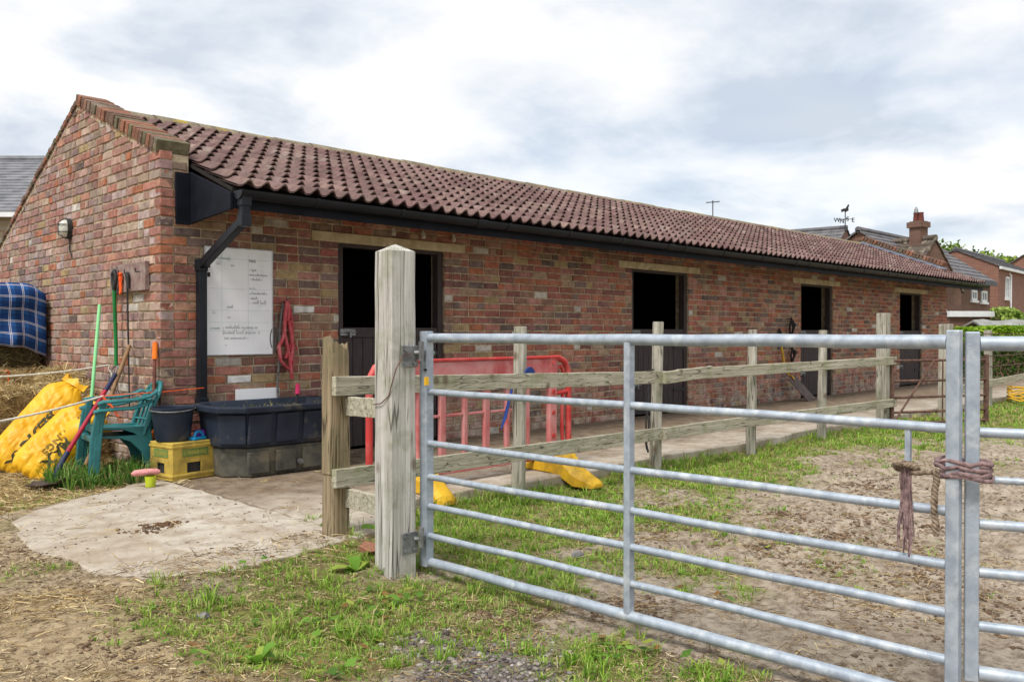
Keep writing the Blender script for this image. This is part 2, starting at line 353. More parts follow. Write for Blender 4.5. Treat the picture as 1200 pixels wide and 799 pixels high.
def ground_mat():
    m, t, p = newmat('soil'); v = coords(t)
    at = N(t, 'ShaderNodeAttribute', attribute_name='Col'); s = t.nodes.new('ShaderNodeSeparateColor'); t.links.new(at.outputs['Color'], s.inputs[0])
    a = noise_n(t, v, 2.2, 7, 0.65); b = noise_n(t, v, 18, 8, 0.7); c = noise_n(t, v, 90, 4, 0.7)
    soil = mixc(t, ramp(t, [(0.38, 0.0), (0.62, 1.0)], a).outputs[0], C(184,171,154), C(160,146,129))
    soil = mixc(t, ramp(t, [(0.44, 0.0), (0.62, 0.9)], b).outputs[0], soil, C(112,97,82))
    soil = mixc(t, ramp(t, [(0.58, 0.0), (0.72, 0.6)], c).outputs[0], soil, C(206,190,166))
    straw = mixc(t, ramp(t, [(0.40, 0.0), (0.62, 1.0)], b).outputs[0], C(182,163,130), C(132,113,90))
    base = mixc(t, s.outputs[1], soil, straw)
    turf = mixc(t, ramp(t, [(0.38, 0.0), (0.62, 1.0)], b).outputs[0], C(132,130,74), C(118,104,70))
    base = mixc(t, s.outputs[0], base, turf)
    grav = mixc(t, ramp(t, [(0.42, 0.0), (0.60, 1.0)], c).outputs[0], C(134,126,120), C(88,80,76))
    base = mixc(t, s.outputs[2], base, grav)
    t.links.new(base, p.inputs['Base Color']); p.inputs['Roughness'].default_value = 0.95; p.inputs['Specular IOR Level'].default_value = 0.15
    bump(t, p, mixc(t, 0.35, b, c), 1.0, 0.03); return m
M_GROUND = ground_mat()

# ---------------------------------------------------------------- ground
FENCE_Y = -2.40; EDGE_Y = -2.28
pad_poly = [(-0.11,-2.86),(-0.5,-2.93),(-0.86,-3.0),(-1.12,-2.96),(-1.30,-2.86),(-1.40,-2.62),(-1.37,-2.3),(-1.46,-1.9),(-1.42,-1.5),(-1.35,-1.12),(-1.16,-0.86),(-0.85,-0.64),(-0.55,-0.50),(-0.30,-0.30),(-0.11,-0.05)]
def inpoly(x, y, poly):
    ins = np.zeros(x.shape, bool); n = len(poly)
    for i in range(n):
        x0, y0 = poly[i]; x1, y1 = poly[(i+1) % n]
        c = ((y0 > y) != (y1 > y)) & (x < (x1-x0)*(y-y0)/(y1-y0+1e-12)+x0); ins ^= c
    return ins
def polydist(x, y, poly):
    d = np.full(x.shape, 1e9); n = len(poly)
    for i in range(n):
        a = np.array(poly[i]); b = np.array(poly[(i+1) % n]); ab = b-a
        t = np.clip(((x-a[0])*ab[0]+(y-a[1])*ab[1])/(ab@ab), 0, 1)
        d = np.minimum(d, np.hypot(x-a[0]-t*ab[0], y-a[1]-t*ab[1]))
    return d
_perm = rng.permutation(4096); _gr = rng.random(4096)
def vnoise(x, y, s):
    x = x*s + 311.7; y = y*s + 97.3
    xi = np.floor(x).astype(int); yi = np.floor(y).astype(int); fx = x-xi; fy = y-yi
    fx = fx*fx*(3-2*fx); fy = fy*fy*(3-2*fy)
    h = lambda a, b: _gr[_perm[(a + _perm[b & 4095]) & 4095]]
    return (h(xi,yi)*(1-fx)+h(xi+1,yi)*fx)*(1-fy)+(h(xi,yi+1)*(1-fx)+h(xi+1,yi+1)*fx)*fy
def fb(x, y, s, o=4):
    r = 0; a = 1; tot = 0
    for i in range(o): r = r + a*vnoise(x, y, s*2**i); tot += a; a *= 0.55
    return r/tot
def blobs(x, y, bl):
    r = np.zeros(x.shape)
    for (px, py, rx, ry, k) in bl:
        c = Gp(px, py, -0.08); d = np.hypot((x-c.x)/rx, (y-c.y)/ry); r = np.maximum(r, k*(1-sm(0.35, 1.0, d)))
    return r
GRASS_B = [(300,700,.8,.55,.9),(420,720,.65,.6,1),(390,770,.5,.5,1),(230,700,.4,.3,.7),(560,740,.35,.2,.8),(250,740,.5,.4,.7),(350,770,.5,.45,.95),(480,700,.5,.4,1),(560,690,.5,.4,.9),(420,660,.4,.35,1),(620,690,.45,.4,.75),(700,770,.4,.35,1),(840,790,.28,.22,1),(660,770,.3,.3,.85),
           (560,640,.7,.5,.8),(640,620,.8,.55,.85),(700,600,.8,.5,.85),(790,600,.7,.45,.6),(820,660,.45,.35,.6),(720,650,.5,.4,.55),(640,660,.5,.4,.6),(300,650,.5,.25,.5),(360,640,.3,.25,.8),(20,690,.4,.3,.35),(40,600,.5,.35,.55),(10,630,.4,.3,.5),
           (60,575,.35,.3,.5),(215,690,.3,.25,.5),(500,770,.5,.3,.55),(1170,545,.5,.3,.3),(870,690,.3,.2,.35)]
def grass_mask(x, y):
    n = fb(x, y, 1.7, 4)
    strip = sm(-3.7, -2.55, y + (n-0.5)*1.5) * (y < EDGE_Y) * sm(-0.6, 0.3, x)
    strip = np.maximum(strip, 0.95*sm(-5.3, -3.6, y + (n-0.5)*1.2)*(y < EDGE_Y)*sm(7.0, 10.0, x))
    g = np.maximum(strip, blobs(x, y, GRASS_B))
    g = np.maximum(g, 0.9*sm(0.5, 0.15, np.hypot((x+0.42)/0.75, (y-0.05)/0.8)))
    far = sm(16, 22, np.hypot(x-2, y+2))*np.where(y < EDGE_Y, 1, 0.8)
    g = np.maximum(g*sm(0.30, 0.56, n + g*0.30), 0.8*far)
    g = g + 0.10*sm(0.55, 0.7, fb(x+40, y, 2.4, 3))*(x > -1.6)*(y < EDGE_Y)
    return np.clip(g, 0, 1)
def gravel_mask(x, y): return blobs(x, y, [(570,775,.42,.32,1),(500,750,.25,.2,.7),(640,800,.25,.25,.7)])
def straw_mask(x, y):
    return np.clip(sm(-0.9, -1.7, x)*0.8 + sm(0.2, -0.3, x)*sm(-0.6, 0.4, y) + blobs(x, y, [(150,780,.6,.5,.6),(60,740,.6,.5,.7)]), 0, 1)
def ground_h(x, y):
    dp = polydist(x, y, pad_poly); inp_ = inpoly(x, y, pad_poly)
    near = np.maximum(1-sm(0.0, 0.75, dp), sm(-1.0, -1.5, x)); near = np.maximum(near, sm(0.1, -0.1, x)*sm(-0.9, -0.3, y))
    h = -0.105 + near*0.085
    h = h + (fb(x, y, 1.0, 3)-0.5)*0.035*(1-0.6*near) + (fb(x+9, y, 5.0, 3)-0.5)*0.025*(1-0.3*near)
    pad = sm(0.6, 1.4, x)*sm(-2.9, -3.4, y)
    h = h + pad*((np.minimum(fb(x, y+7, 4.2, 3), 0.5)-0.5)*0.16 + (np.minimum(fb(x+5, y+1, 9.0, 2), .55)-.55)*.10)
    h = h + 0.022*(fb(x+3, y+3, 14.0, 2)-0.5)
    h = h + (1-sm(0.0, 0.14, EDGE_Y-y))*(y < EDGE_Y)*(x > 0)*0.035
    edge = (1-sm(0.03, 0.10, dp))*(x < -.16)*(y < -.5)
    h = h*(1-edge) + edge*(-.012+.035*(fb(x+2, y+8, 4.5, 3)-.35))
    low = (inp_ & (dp > 0.02+.08*(fb(x+6, y+4, 2.5, 3)-.25))) | ((y > EDGE_Y+0.04) & (x > -0.06) & (x < 40) & (y < 6))
    return np.where(low, -0.22, h)
def axis(lo, hi, st, far):
    a = list(np.arange(lo, hi, st)); s_ = st; v = hi
    while v < far: a.append(v); s_ *= 1.22; v += s_
    a.append(far); s_ = st; v = lo; b = []
    while v > -far: s_ *= 1.22; v -= s_; b.append(max(v, -far))
    return np.array(sorted(set(b)) + a)
gx = axis(-3.6, 7.0, 0.035, 900); gy = axis(-6.6, 2.2, 0.035, 900)
XX, YY = np.meshgrid(gx, gy, indexing='ij'); xr, yr = XX.ravel(), YY.ravel()
V = np.c_[xr, yr, ground_h(xr, yr)]
ni, nj = len(gx), len(gy)
I = np.arange(ni*nj).reshape(ni, nj)
F = np.c_[I[:-1,:-1].ravel(), I[1:,:-1].ravel(), I[1:,1:].ravel(), I[:-1,1:].ravel()]
gcol = np.c_[grass_mask(xr, yr), straw_mask(xr, yr), gravel_mask(xr, yr)]
tag(npmesh('ground', V, F, M_GROUND, col=gcol, smooth=True), kind='structure')

def slab(name, poly, z0, z1, seg=0.25):
    pts = []
    for i in range(len(poly)):
        a = Vector(poly[i]); b = Vector(poly[(i+1) % len(poly)]); n = max(1, int((b-a).length/seg))
        for k in range(n):
            p = a.lerp(b, k/n); pts.append(p)
    b = MB(); b.prism(pts, lambda p: (p[0], p[1], z0), lambda p: (p[0], p[1], z1))
    return b.build(name, M_CONC, bevel=0.012, kind='structure')
def jag(poly, seg, amp):
    out = []
    for i in range(len(poly)):
        a = Vector(poly[i]); b = Vector(poly[(i+1) % len(poly)]); n = max(1, int((b-a).length/seg))
        for k in range(n):
            p = a.lerp(b, k/n)
            if k: p = p + Vector((random.uniform(-amp, amp), random.uniform(-amp, amp)))
            out.append((p.x, p.y))
    return out
slab('concrete_pad', jag(pad_poly, 0.09, 0.016), -0.2, -0.002)
ap = [(-0.095, -2.86), (0.35, -2.7)] + [(x, EDGE_Y + 0.035*math.sin(x*2.1) + random.uniform(-0.03, 0.03)) for x in np.arange(0.6, 21, 0.22)] + [(21, 6), (17.95, 6), (17.95, 0.1), (-0.095, 0.1)]
slab('concrete_apron', ap, -0.2, 0.0, 5)

# ---------------------------------------------------------------- the stable block
STB = thing('stable_block', 'long low red brick stable block with maroon tiled roof and four half doors', 'stable')
LEN = 17.9; CO = 0.075; RID_Y = 1.86; EAVE_Y = -0.70; EAVE_Z = 2.20; SL = 0.39; BACK_Y = 5.2
roofz = lambda y: EAVE_Z + SL*(y-EAVE_Y) if y <= RID_Y else EAVE_Z + SL*(RID_Y-EAVE_Y) - 0.42*(y-RID_Y)
gablez = lambda y: 2.52 + 0.392*y if y <= RID_Y else 2.52 + 0.392*RID_Y - 0.445*(y-RID_Y)   # under the coping
DOORS = [(1.65, 2.94), (6.12, 7.43), (10.80, 12.03), (15.12, 16.36)]; DH = 1.94; DL = 1.155
PAL_F = [C(160,100,80), C(150,92,76), C(136,88,80), C(166,106,84), C(128,88,84), C(154,114,92), C(172,122,100), C(142,106,90), C(172,102,76), C(126,104,98), C(162,134,108), C(138,116,100), C(166,108,94), C(172,120,108), C(160,94,82)]
PAL_G = [C(166,126,114), C(156,114,106), C(172,138,124), C(160,118,104), C(144,114,112), C(172,122,102), C(160,138,118), C(180,154,138), C(150,124,114), C(166,110,94), C(144,118,114), C(166,146,132), C(154,106,96), C(178,142,130), C(172,150,146)]
def brick_col(pal):
    c = np.array(random.choice(pal)); c = (c*.92 + .08*c.mean())*random.uniform(0.96, 1.26)
    r = random.random()
    if r < 0.022: c = np.array(C(214,206,196))*random.uniform(0.8, 1.0)
    elif r < 0.06: c = np.array(C(176,152,112))*random.uniform(0.8, 1.1)
    elif r < 0.10: c = np.array(C(172,110,82))
    elif r < 0.13: c = np.array(C(110,94,90))
    return tuple(np.clip(c, 0, 0.85))
def brick_proto(k):                          # front face looks along -y, long side x, centred, depth 0.10
    rs = random.Random(40+k); j = lambda a: rs.uniform(-a, a)*(2.0 if a < .01 else 1)
    l, h, d, ch = 0.1060, 0.0315, 0.10, 0.006
    fr = [(-l+ch+j(.002), j(.0016), -h+ch+j(.0015)), (j(.02), j(.0016), -h+ch+j(.002)), (l-ch+j(.002), j(.0016), -h+ch+j(.0015)),
          (l-ch+j(.002), j(.0016), h-ch+j(.0015)), (j(.02), j(.0016), h-ch+j(.002)), (-l+ch+j(.002), j(.0016), h-ch+j(.0015))]
    md = [(-l+j(.0015), .006, -h+j(.001)), (fr[1][0], .006, -h+j(.0015)), (l+j(.0015), .006, -h+j(.001)),
          (l+j(.0015), .006, h+j(.001)), (fr[4][0], .006, h+j(.0015)), (-l+j(.0015), .006, h+j(.001))]
    bk = [(x, d, z) for x, y, z in md]
    v = fr+md+bk; f = [(0,1,4,5),(1,2,3,4)]
    for o in (0, 6):
        for i in range(6): f.append((o+i, o+6+i, o+6+(i+1)%6, o+(i+1)%6))
    f.append((12,13,14,15,16,17))
    return v, f
def tile_proto(k):
    rs = random.Random(90+k); Wt, Lt, th = 0.29, 0.33, 0.015; n = 16; v = []; f = []
    def h(u):
        t = ((u / 0.145) % 1.0) if u < 0.2899 else 1.0
        t = t**1.5
        return (0.5-0.5*math.cos(2*math.pi*t))**1.15
    for (vv, lift, am) in ((0.0, 0.036, .052), (Lt*0.5, 0.022, .042), (Lt, 0.008, .032)):
        for lay in (0, -th):
            for i in range(n+1):
                u = Wt*i/n; v.append((u - (0 if i else 0.003), vv + rs.uniform(-.001,.001), am*h(u) + lift + lay))
    m = n+1
    for r_ in range(2):
        for i in range(n):
            a = r_*2*m+i; b = (r_+1)*2*m+i
            f.append((a, a+1, b+1, b)); f.append((a+m+1, a+m, b+m, b+m+1))
    for i in range(n): f.append((i+m, i+m+1, i+1, i))
    return v, f
def poly_mesh(name, v, f, m, sharp=None):
    me = bpy.data.meshes.new(name); me.from_pydata(v, [], f); me.update(); me.materials.append(m)
    if sharp: me.shade_smooth(); me.set_sharp_from_angle(angle=R(sharp))
    return me
def spread(name, pieces, protos, parents, m_obj, m_att, limit, sharp=None):
    """pieces: (matrix, variant, colour, parent index); the ones that show largest become objects, the rest one mesh each"""
    meshes = [poly_mesh(name, v, f, m_obj, sharp) for v, f in protos]
    sc_ = []
    for i, (M, k, c, pi) in enumerate(pieces):
        x, y, d = proj(M.translation); vis = -15 < x < 1215 and -15 < y < 815
        if d < 0.5: sc_.append(0); continue
        a = M @ Vector((0.1, 0, 0)); b = M @ Vector((-0.1, 0, 0)); pa, pb = proj(a), proj(b)
        sc_.append((abs(pa[0]-pb[0])+0.4)/d if vis else 0)
    order = np.argsort(-np.array(sc_)); top = set(order[:limit].tolist())
    rest = {}
    for i, (M, k, c, pi) in enumerate(pieces):
        if i in top:
            o = bpy.data.objects.new(name, meshes[k]); COL.objects.link(o); o.parent = parents[pi]; o.matrix_basis = M; o.color = (c[0], c[1], c[2], 1)
        else: rest.setdefault(pi, []).append((M, k, c))
    for pi, lst in rest.items():
        mb = MB()
        for M, k, c in lst: mb.add([M @ Vector(q) for q in protos[k][0]], protos[k][1], c)
        me = bpy.data.meshes.new(name + '_mass'); me.from_pydata(mb.v, [], mb.f); me.update(); me.materials.append(m_att)
        at = me.color_attributes.new('Col', 'FLOAT_COLOR', 'POINT'); at.data.foreach_set('color', np.array([(c[0], c[1], c[2], 1) for c in mb.c], dtype=np.float32).ravel())
        if sharp: me.shade_smooth(); me.set_sharp_from_angle(angle=R(sharp))
        o = bpy.data.objects.new(name + '_mass', me); COL.objects.link(o); o.parent = parents[pi]; o['kind'] = 'stuff'

# wall cores (mortar), set back behind the brick faces
REC = 0.008; ZT = 2.36
mb = MB(); xs = [0.24]
for a, b in DOORS: xs += [a, b]
xs.append(LEN-REC)
for i in range(0, len(xs), 2): mb.box(xs[i], xs[i+1], REC, 0.22, -0.2, ZT)
for a, b in DOORS: mb.box(a-0.0, b+0.0, REC+0.001, 0.219, 2.03, ZT-0.001)
FW = mb.build('front_wall', M_MORTAR, STB)
ys = [(0.012, 0.0)] + [(y, gablez(y)) for y in (0.012, RID_Y, BACK_Y)] + [(BACK_Y, 0.0)]
gp = [(0.012, -0.2)] + [(y, gablez(y)) for y in (0.012, RID_Y, BACK_Y)] + [(BACK_Y, -0.2)]
mb = MB(); mb.prism(gp, lambda p: (REC, p[0], p[1]), lambda p: (0.235, p[0], p[1])); GW = mb.build('gable_wall', M_MORTAR, STB)
mb = MB(); mb.prism(gp, lambda p: (LEN-0.25, p[0], p[1]), lambda p: (LEN-0.02, p[0], p[1])); mb.box(0.24, LEN-0.26, BACK_Y-0.25, BACK_Y-0.02, -0.2, 1.7); mb.build('rear_wall', M_MORTAR, STB)
# bricks
BP = [brick_proto(k) for k in range(6)]
def bm_front(x, z, ln):
    return Matrix.Translation((x, random.uniform(-.003, .002), z)) @ Matrix.Rotation(random.uniform(-.012, .012), 4, 'Y') @ Matrix.Diagonal((ln/0.215, 1, random.uniform(.95, 1.03), 1))
RZG = Matrix.Rotation(R(-90), 4, 'Z')       # front face looks along -x
def bm_gable(y, z, ln):
    return Matrix.Translation((random.uniform(-.003, .002), y, z)) @ RZG @ Matrix.Rotation(random.uniform(-.012, .012), 4, 'Y') @ Matrix.Diagonal((ln/0.215, 1, random.uniform(.95, 1.03), 1))
pieces = []
for c in range(-1, 32):
    z = c*CO + CO/2
    if z + 0.03 > ZT: continue
    spans = []; x0 = 0.0
    for a, b in DOORS:
        if z < 1.93: spans.append((x0, a)); x0 = b
        elif z < 2.05: spans.append((x0, a-0.29)); x0 = b+0.29
    spans.append((x0, LEN))
    hdr = (c % 4 == 2)
    for (a, b) in spans:
        x = a; first = True
        while x < b-0.03:
            if first: ln = (0.215 if c % 2 == 0 else 0.103) if not hdr else 0.103
            else: ln = 0.103 if (random.random() < (0.5 if hdr else 0.09)) else random.choice((0.215, 0.215, 0.22, 0.208))
            first = False
            if x+ln > b-0.06: ln = b-x
            if ln > 0.24: ln = (b-x)/2
            pieces.append((bm_front(x+ln/2, z, ln), random.randrange(6), brick_col(PAL_F), 0)); x += ln+0.011
for c in range(-1, 44):
    z = c*CO + CO/2; zt = z+0.035
    if zt > gablez(RID_Y): break
    zq = z-.012; ya = max(0.0, (zq-2.52)/0.392); yb = min(BACK_Y, RID_Y + (gablez(RID_Y)-zq)/0.445)
    y = ya; first = True
    while y < yb-0.03:
        ln = (0.103 if c % 2 == 0 else 0.215) if first else (0.103 if random.random() < 0.38 else random.choice((0.215, 0.22, 0.208)))
        first = False
        if y+ln > yb-0.05: ln = min(yb-y, 0.24)
        pieces.append((bm_gable(y+ln/2, z, ln), random.randrange(6), brick_col(PAL_G), 1)); y += ln+0.011
for c in range(31, 34):
    z = c*CO+CO/2
    if z+.035 < 2.53: pieces += [(bm_front(.0555, z, .105), 1, brick_col(PAL_F), 0), (bm_front(.173, z, .105), 2, brick_col(PAL_F), 0)] if c % 2 else [(bm_front(.1125, z, .215), 3, brick_col(PAL_F), 0)]
spread('brick', pieces, BP, [FW, GW], M_BR_O, M_BR_A, 300)
# whitewashed single bricks seen beside the first door
for (px, py, ln) in ((357, 365, .215), (281, 446, .215), (605, 388, .12)):
    r_ = (px-600)/1000; s_ = (2.766 + r_*6.73)/(1-r_); X = s_*math.sqrt(2); d = 6.73+s_
    zc = round((Hz(py, d)-CO/2)/CO)*CO+CO/2
    o = bpy.data.objects.new('painted_brick', poly_mesh('painted_brick', *BP[0], M_BR_O)); COL.objects.link(o); o.parent = FW
    o.matrix_basis = Matrix.Translation((X, -0.006, zc)) @ Matrix.Diagonal((ln/0.215, 1, 0.95, 1)); o.color = (0.80, 0.79, 0.77, 1); o['label'] = 'single brick daubed with white paint'

# lintels, doors
for di, (a, b) in enumerate(DOORS):
    MB().box(a-0.285, b+0.27, -0.012, 0.2, DH, 2.03).build('lintel', M_LINTEL, STB, bevel=0.006)
    fr = MB(); fr.box(a+0.002, a+0.07, 0.03, 0.12, 0.002, DH-0.002); fr.box(b-0.07, b-0.002, 0.03, 0.12, 0.002, DH-0.002); fr.box(a+0.07, b-0.07, 0.035, 0.12, DH-0.035, DH-0.002)
    fr.build('door_frame', M_DOOR, STB, bevel=0.004)
    lf = MB(); lf.box(a+0.075, b-0.075, 0.035, 0.075, DL-0.095, DL); 
    D = lf.build('stable_door', M_DOOR, STB, bevel=0.004)
    MB().box(a+0.09, b-0.09, 0.063, 0.09, 0.12, 0.24).build('ledge', M_DOOR, D)
    n = 10; wd = (b-a-0.15)/n
    for k in range(n):
        x0 = a+0.075+k*wd; j = random.uniform(-.002, .002)
        MB().box(x0+0.0025, x0+wd-0.0025, 0.045+j, 0.062, 0.03+random.uniform(-.004, .004), DL-0.097).build('plank', M_DOOR, D, bevel=0.003)
    for z, w_ in ((DL-0.045, 0.17), (0.42, 0.15)):
        bo = MB(); bo.box(a+0.03, a+0.03+w_, 0.018, 0.029, z-0.03, z+0.03); bo.tube([(a+0.01, 0.012, z), (a+0.20, 0.012, z)], 0.008, 8); bo.box(a+0.12, a+0.135, -0.012, 0.012, z-0.05, z)
        bo.build('bolt', M_STEEL, D)
    for z in (0.32, 0.90):
        MB().box(b-0.32, b-0.03, 0.034, 0.044, z-0.022, z+0.022).build('hinge', M_NET, D)
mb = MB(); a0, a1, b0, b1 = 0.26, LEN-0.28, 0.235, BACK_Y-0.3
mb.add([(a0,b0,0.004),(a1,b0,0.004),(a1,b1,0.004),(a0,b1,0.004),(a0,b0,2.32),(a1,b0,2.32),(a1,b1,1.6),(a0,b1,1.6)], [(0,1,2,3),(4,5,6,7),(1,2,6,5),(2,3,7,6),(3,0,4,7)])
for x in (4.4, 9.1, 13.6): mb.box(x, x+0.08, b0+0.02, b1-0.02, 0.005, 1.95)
mb.build('interior_shade_box', M_DARK, STB)  # partitions and an added near-black box: darkens the door openings, blocks roof light leaks

# roof deck, rafters, fascia
mb = MB(); u0, u1 = 0.26, LEN-0.02
pr = [(EAVE_Y+0.02, roofz(EAVE_Y+0.02)-0.012), (RID_Y, roofz(RID_Y)-0.012), (BACK_Y+0.2, roofz(BACK_Y+0.2)-0.012), (BACK_Y+0.2, roofz(BACK_Y+0.2)-0.04), (RID_Y, roofz(RID_Y)-0.045), (EAVE_Y+0.02, roofz(EAVE_Y+0.02)-0.04)]
mb.prism(pr, lambda p: (0.26, p[0], p[1]), lambda p: (LEN-0.27, p[0], p[1]))
pr2 = [(EAVE_Y+0.02, roofz(EAVE_Y+0.02)-0.013), (0.0, roofz(0)-0.013), (0.0, roofz(0)-0.04), (EAVE_Y+0.02, roofz(EAVE_Y+0.02)-0.041)]
mb.prism(pr2, lambda p: (LEN-0.27, p[0], p[1]), lambda p: (LEN+0.12, p[0], p[1]))
ROOF = mb.build('roof', M_DECK, STB)
x = 0.42
while x < LEN+0.1:
    MB().bar((x, EAVE_Y+0.03, roofz(EAVE_Y+0.03)-0.095), (x, 0.16, roofz(0.16)-0.095), 0.05, 0.10).build('rafter', M_RAFT, STB); x += 0.46
MB().box(0.262, LEN+0.12, EAVE_Y-0.004, EAVE_Y+0.018, 2.04, 2.165).build('fascia_board', M_BLACKB, STB, bevel=0.003)
eb = MB(); eb.prism([(-0.004, 1.98), (-0.004, 2.40), (EAVE_Y-0.005, 2.155), (EAVE_Y-0.005, 2.03)], lambda p: (0.232, p[0], p[1]), lambda p: (0.258, p[0], p[1]))
eb.box(0.115, 0.231, -0.03, -0.006, 1.97, 2.385); eb.build('eave_bracket', M_BLACKB, STB, bevel=0.003)
# gutter with unions
gu = MB(); gy0, gz0, gr = EAVE_Y-0.072, 2.165, 0.062
rings = []
for x in (0.262, LEN+0.14):
    ring = [(x, gy0+gr*math.cos(t), gz0+gr*math.sin(t)) for t in np.linspace(math.pi, 2*math.pi, 13)]
    ring += [(x, gy0+(gr-0.005)*math.cos(t), gz0+(gr-0.005)*math.sin(t)) for t in np.linspace(2*math.pi, math.pi, 13)]; rings.append(ring)
gu.loft(rings)
for x in (0.258, LEN+0.135): gu.prism([(gr*math.cos(t), gr*math.sin(t)) for t in np.linspace(math.pi, 2*math.pi, 13)], lambda p: (x, gy0+p[0]*1.04, gz0+p[1]*1.04), lambda p: (x+0.012, gy0+p[0]*1.04, gz0+p[1]*1.04))
GUT = gu.build('gutter', M_BLACK, STB, smooth=40)
for i, x in enumerate([0.9, 1.75, 2.65, 3.05, 3.95, 4.85, 5.75, 6.1, 7.0, 8.0, 9.0, 9.4, 10.4, 11.4, 12.4, 12.8, 13.8, 14.8, 15.8, 16.2, 17.2]):
    u = MB(); wd = 0.11 if i % 4 == 2 else 0.03
    u.loft([[(xx, gy0+rr*math.cos(t), gz0+rr*math.sin(t)) for t in np.linspace(math.pi*0.98, 2.02*math.pi, 13)] + [(xx, gy0+(rr-0.006)*math.cos(t), gz0+(rr-0.006)*math.sin(t)) for t in np.linspace(2.02*math.pi, math.pi*0.98, 13)] for xx, rr in ((x, gr+0.006), (x+wd, gr+0.006))])
    u.build('gutter_union' if wd > 0.1 else 'gutter_bracket', M_BLACK, GUT, smooth=40)
dp = MB(); dp.bar((0.31, gy0, 2.115), (0.31, gy0, 1.93), 0.068, 0.068, (1,0,0)); dp.bar((0.31, gy0, 1.95), (0.312, -0.055, 1.645), 0.066, 0.066, (1,0,0)); dp.bar((0.312, -0.05, 1.68), (0.312, -0.05, 0.56), 0.068, 0.068, (1,0,0))
dp.bar((0.312, -0.05, 0.58), (0.312, -0.05, 0.48), 0.085, 0.085, (1,0,0)); dp.bar((0.31, gy0, 2.13), (0.31, gy0, 2.05), 0.082, 0.082, (1,0,0)); dp.bar((0.31, gy0, 1.99), (0.31, gy0, 1.90), 0.08, 0.08, (1,0,0)); dp.bar((0.312, -0.05, 1.70), (0.312, -0.05, 1.60), 0.08, 0.08, (1,0,0))
dp.build('downpipe', M_BLACK, STB, bevel=0.006)
# roof tiles
TP = [tile_proto(k) for k in range(4)]; ang = math.atan(SL); GA = 0.25; pieces = []
PAL_T = [C(126,102,97), C(120,95,91), C(131,108,102), C(117,92,89), C(134,112,104)]
for r_ in range(11):
    v0 = r_*GA - 0.015; y = EAVE_Y - 0.045 + v0*math.cos(ang); z = roofz(EAVE_Y) + (v0-0.05)*math.sin(ang)
    xend = LEN+0.10 if y < -0.15 else LEN-0.26
    x = 0.262
    while x < xend-0.08:
        M = Matrix.Translation((x, y+random.uniform(-.004, .004), z+random.uniform(-.001, .002))) @ Matrix.Rotation(ang, 4, 'X') @ Matrix.Rotation(random.uniform(-.006, .006), 4, 'Y')
        c = np.array(random.choice(PAL_T))*np.array([.88, .84, .86])*random.uniform(0.88, 1.1); pieces.append((M, random.randrange(4), tuple(c), 0)); x += 0.29
spread('roof_tile', pieces, TP, [ROOF], M_TI_O, M_TI_A, 300, 40)
# back slope, one corrugated sheet of tiles seen from no side of the yard
# ridge tiles
rz_ = roofz(RID_Y)
def ridge_ring(x, s=1.0): return [(x, RID_Y+0.14*s*math.cos(t), rz_-0.04+0.115*s*math.sin(t)) for t in np.linspace(0, math.pi, 9)] + [(x, RID_Y+0.12*s*math.cos(t), rz_-0.045+0.095*s*math.sin(t)) for t in np.linspace(math.pi, 0, 9)]
x = 0.25
while x < LEN-0.3:
    b = MB(); s1 = random.uniform(.97, 1.04); b.loft([ridge_ring(x, s1), ridge_ring(x+0.43, s1*0.98)]); o = b.build('ridge_tile', M_RIDGE, STB, smooth=50)
    o.location.z += random.uniform(-.006, .006); x += 0.445
# coping: bricks on edge up each gable verge
def cop_col():
    r = random.random()
    return tuple(np.array(C(112,88,74) if r < .55 else C(144,98,78) if r < .85 else C(108,102,80))*random.uniform(.8, 1.15))
def coping(x0, x1, front=True, dz=0.0):
    segs = [(0.0, RID_Y, 0.392, 1)] + ([(RID_Y, BACK_Y, -0.445, -1)] if front else [(RID_Y, 3.2, -0.445, -1)])
    for ya, yb, sl, sg in segs:
        a = math.atan(sl); n = int((yb-ya)/math.cos(a)/0.078)
        for k in range(n):
            t = (k+0.5)/n; y = ya+(yb-ya)*t; z = gablez(y)+dz+0.055*math.cos(a)+random.uniform(-.006, .005)
            M = Matrix.Translation(((x0+x1)/2+random.uniform(-.006, .006), y, z)) @ Matrix.Rotation(a+random.uniform(-.03, .03), 4, 'X')
            hc = .10 if sg > 0 else .05
            if sg < 0: M = Matrix.Translation((0, 0, -.032)) @ M
            b = MB(); b.obox(M, x1-x0, 0.066, hc*random.uniform(.93, 1.04)); o = b.build('coping_brick', M_COP, STB, bevel=0.006); c = cop_col(); o.color = (*c, 1)
coping(-0.022, 0.25); coping(LEN-0.27, LEN+0.01, False, .085)
for x0, x1 in ((0.0, 0.228), (LEN-0.25, LEN-0.02)):
    b = MB(); b.prism([(0.07, gablez(0.07)-0.05), (RID_Y, gablez(RID_Y)-0.05), (BACK_Y-.02, gablez(BACK_Y)-0.05), (BACK_Y-.02, gablez(BACK_Y)+0.02), (RID_Y+.1, gablez(RID_Y)-.02), (RID_Y, gablez(RID_Y)+0.085), (0.07, gablez(0.07)+0.085)], lambda p: (x0, p[0], p[1]), lambda p: (x1, p[0], p[1]))
    b.build('coping_mortar', M_MORTAR, STB)
b = MB(); n = Vector((0, -math.sin(ang), math.cos(ang)))
for x0, x1, h in ((LEN-0.50, LEN-0.275, 0.07),):
    p0 = Vector((0, -0.05, roofz(-0.05))) + n*h; p1 = Vector((0, RID_Y, roofz(RID_Y))) + n*h
    b.prism([(x0, 0), (x1, 0), (x1, 0.035), (x1-0.012, 0.035), (x1-0.012, 0.012), (x0, 0.012)], lambda p: (p[0], p0.y, p0.z+p[1]), lambda p: (p[0], p1.y, p1.z+p[1]))
b.build('lead_flashing', M_LEAD, STB)
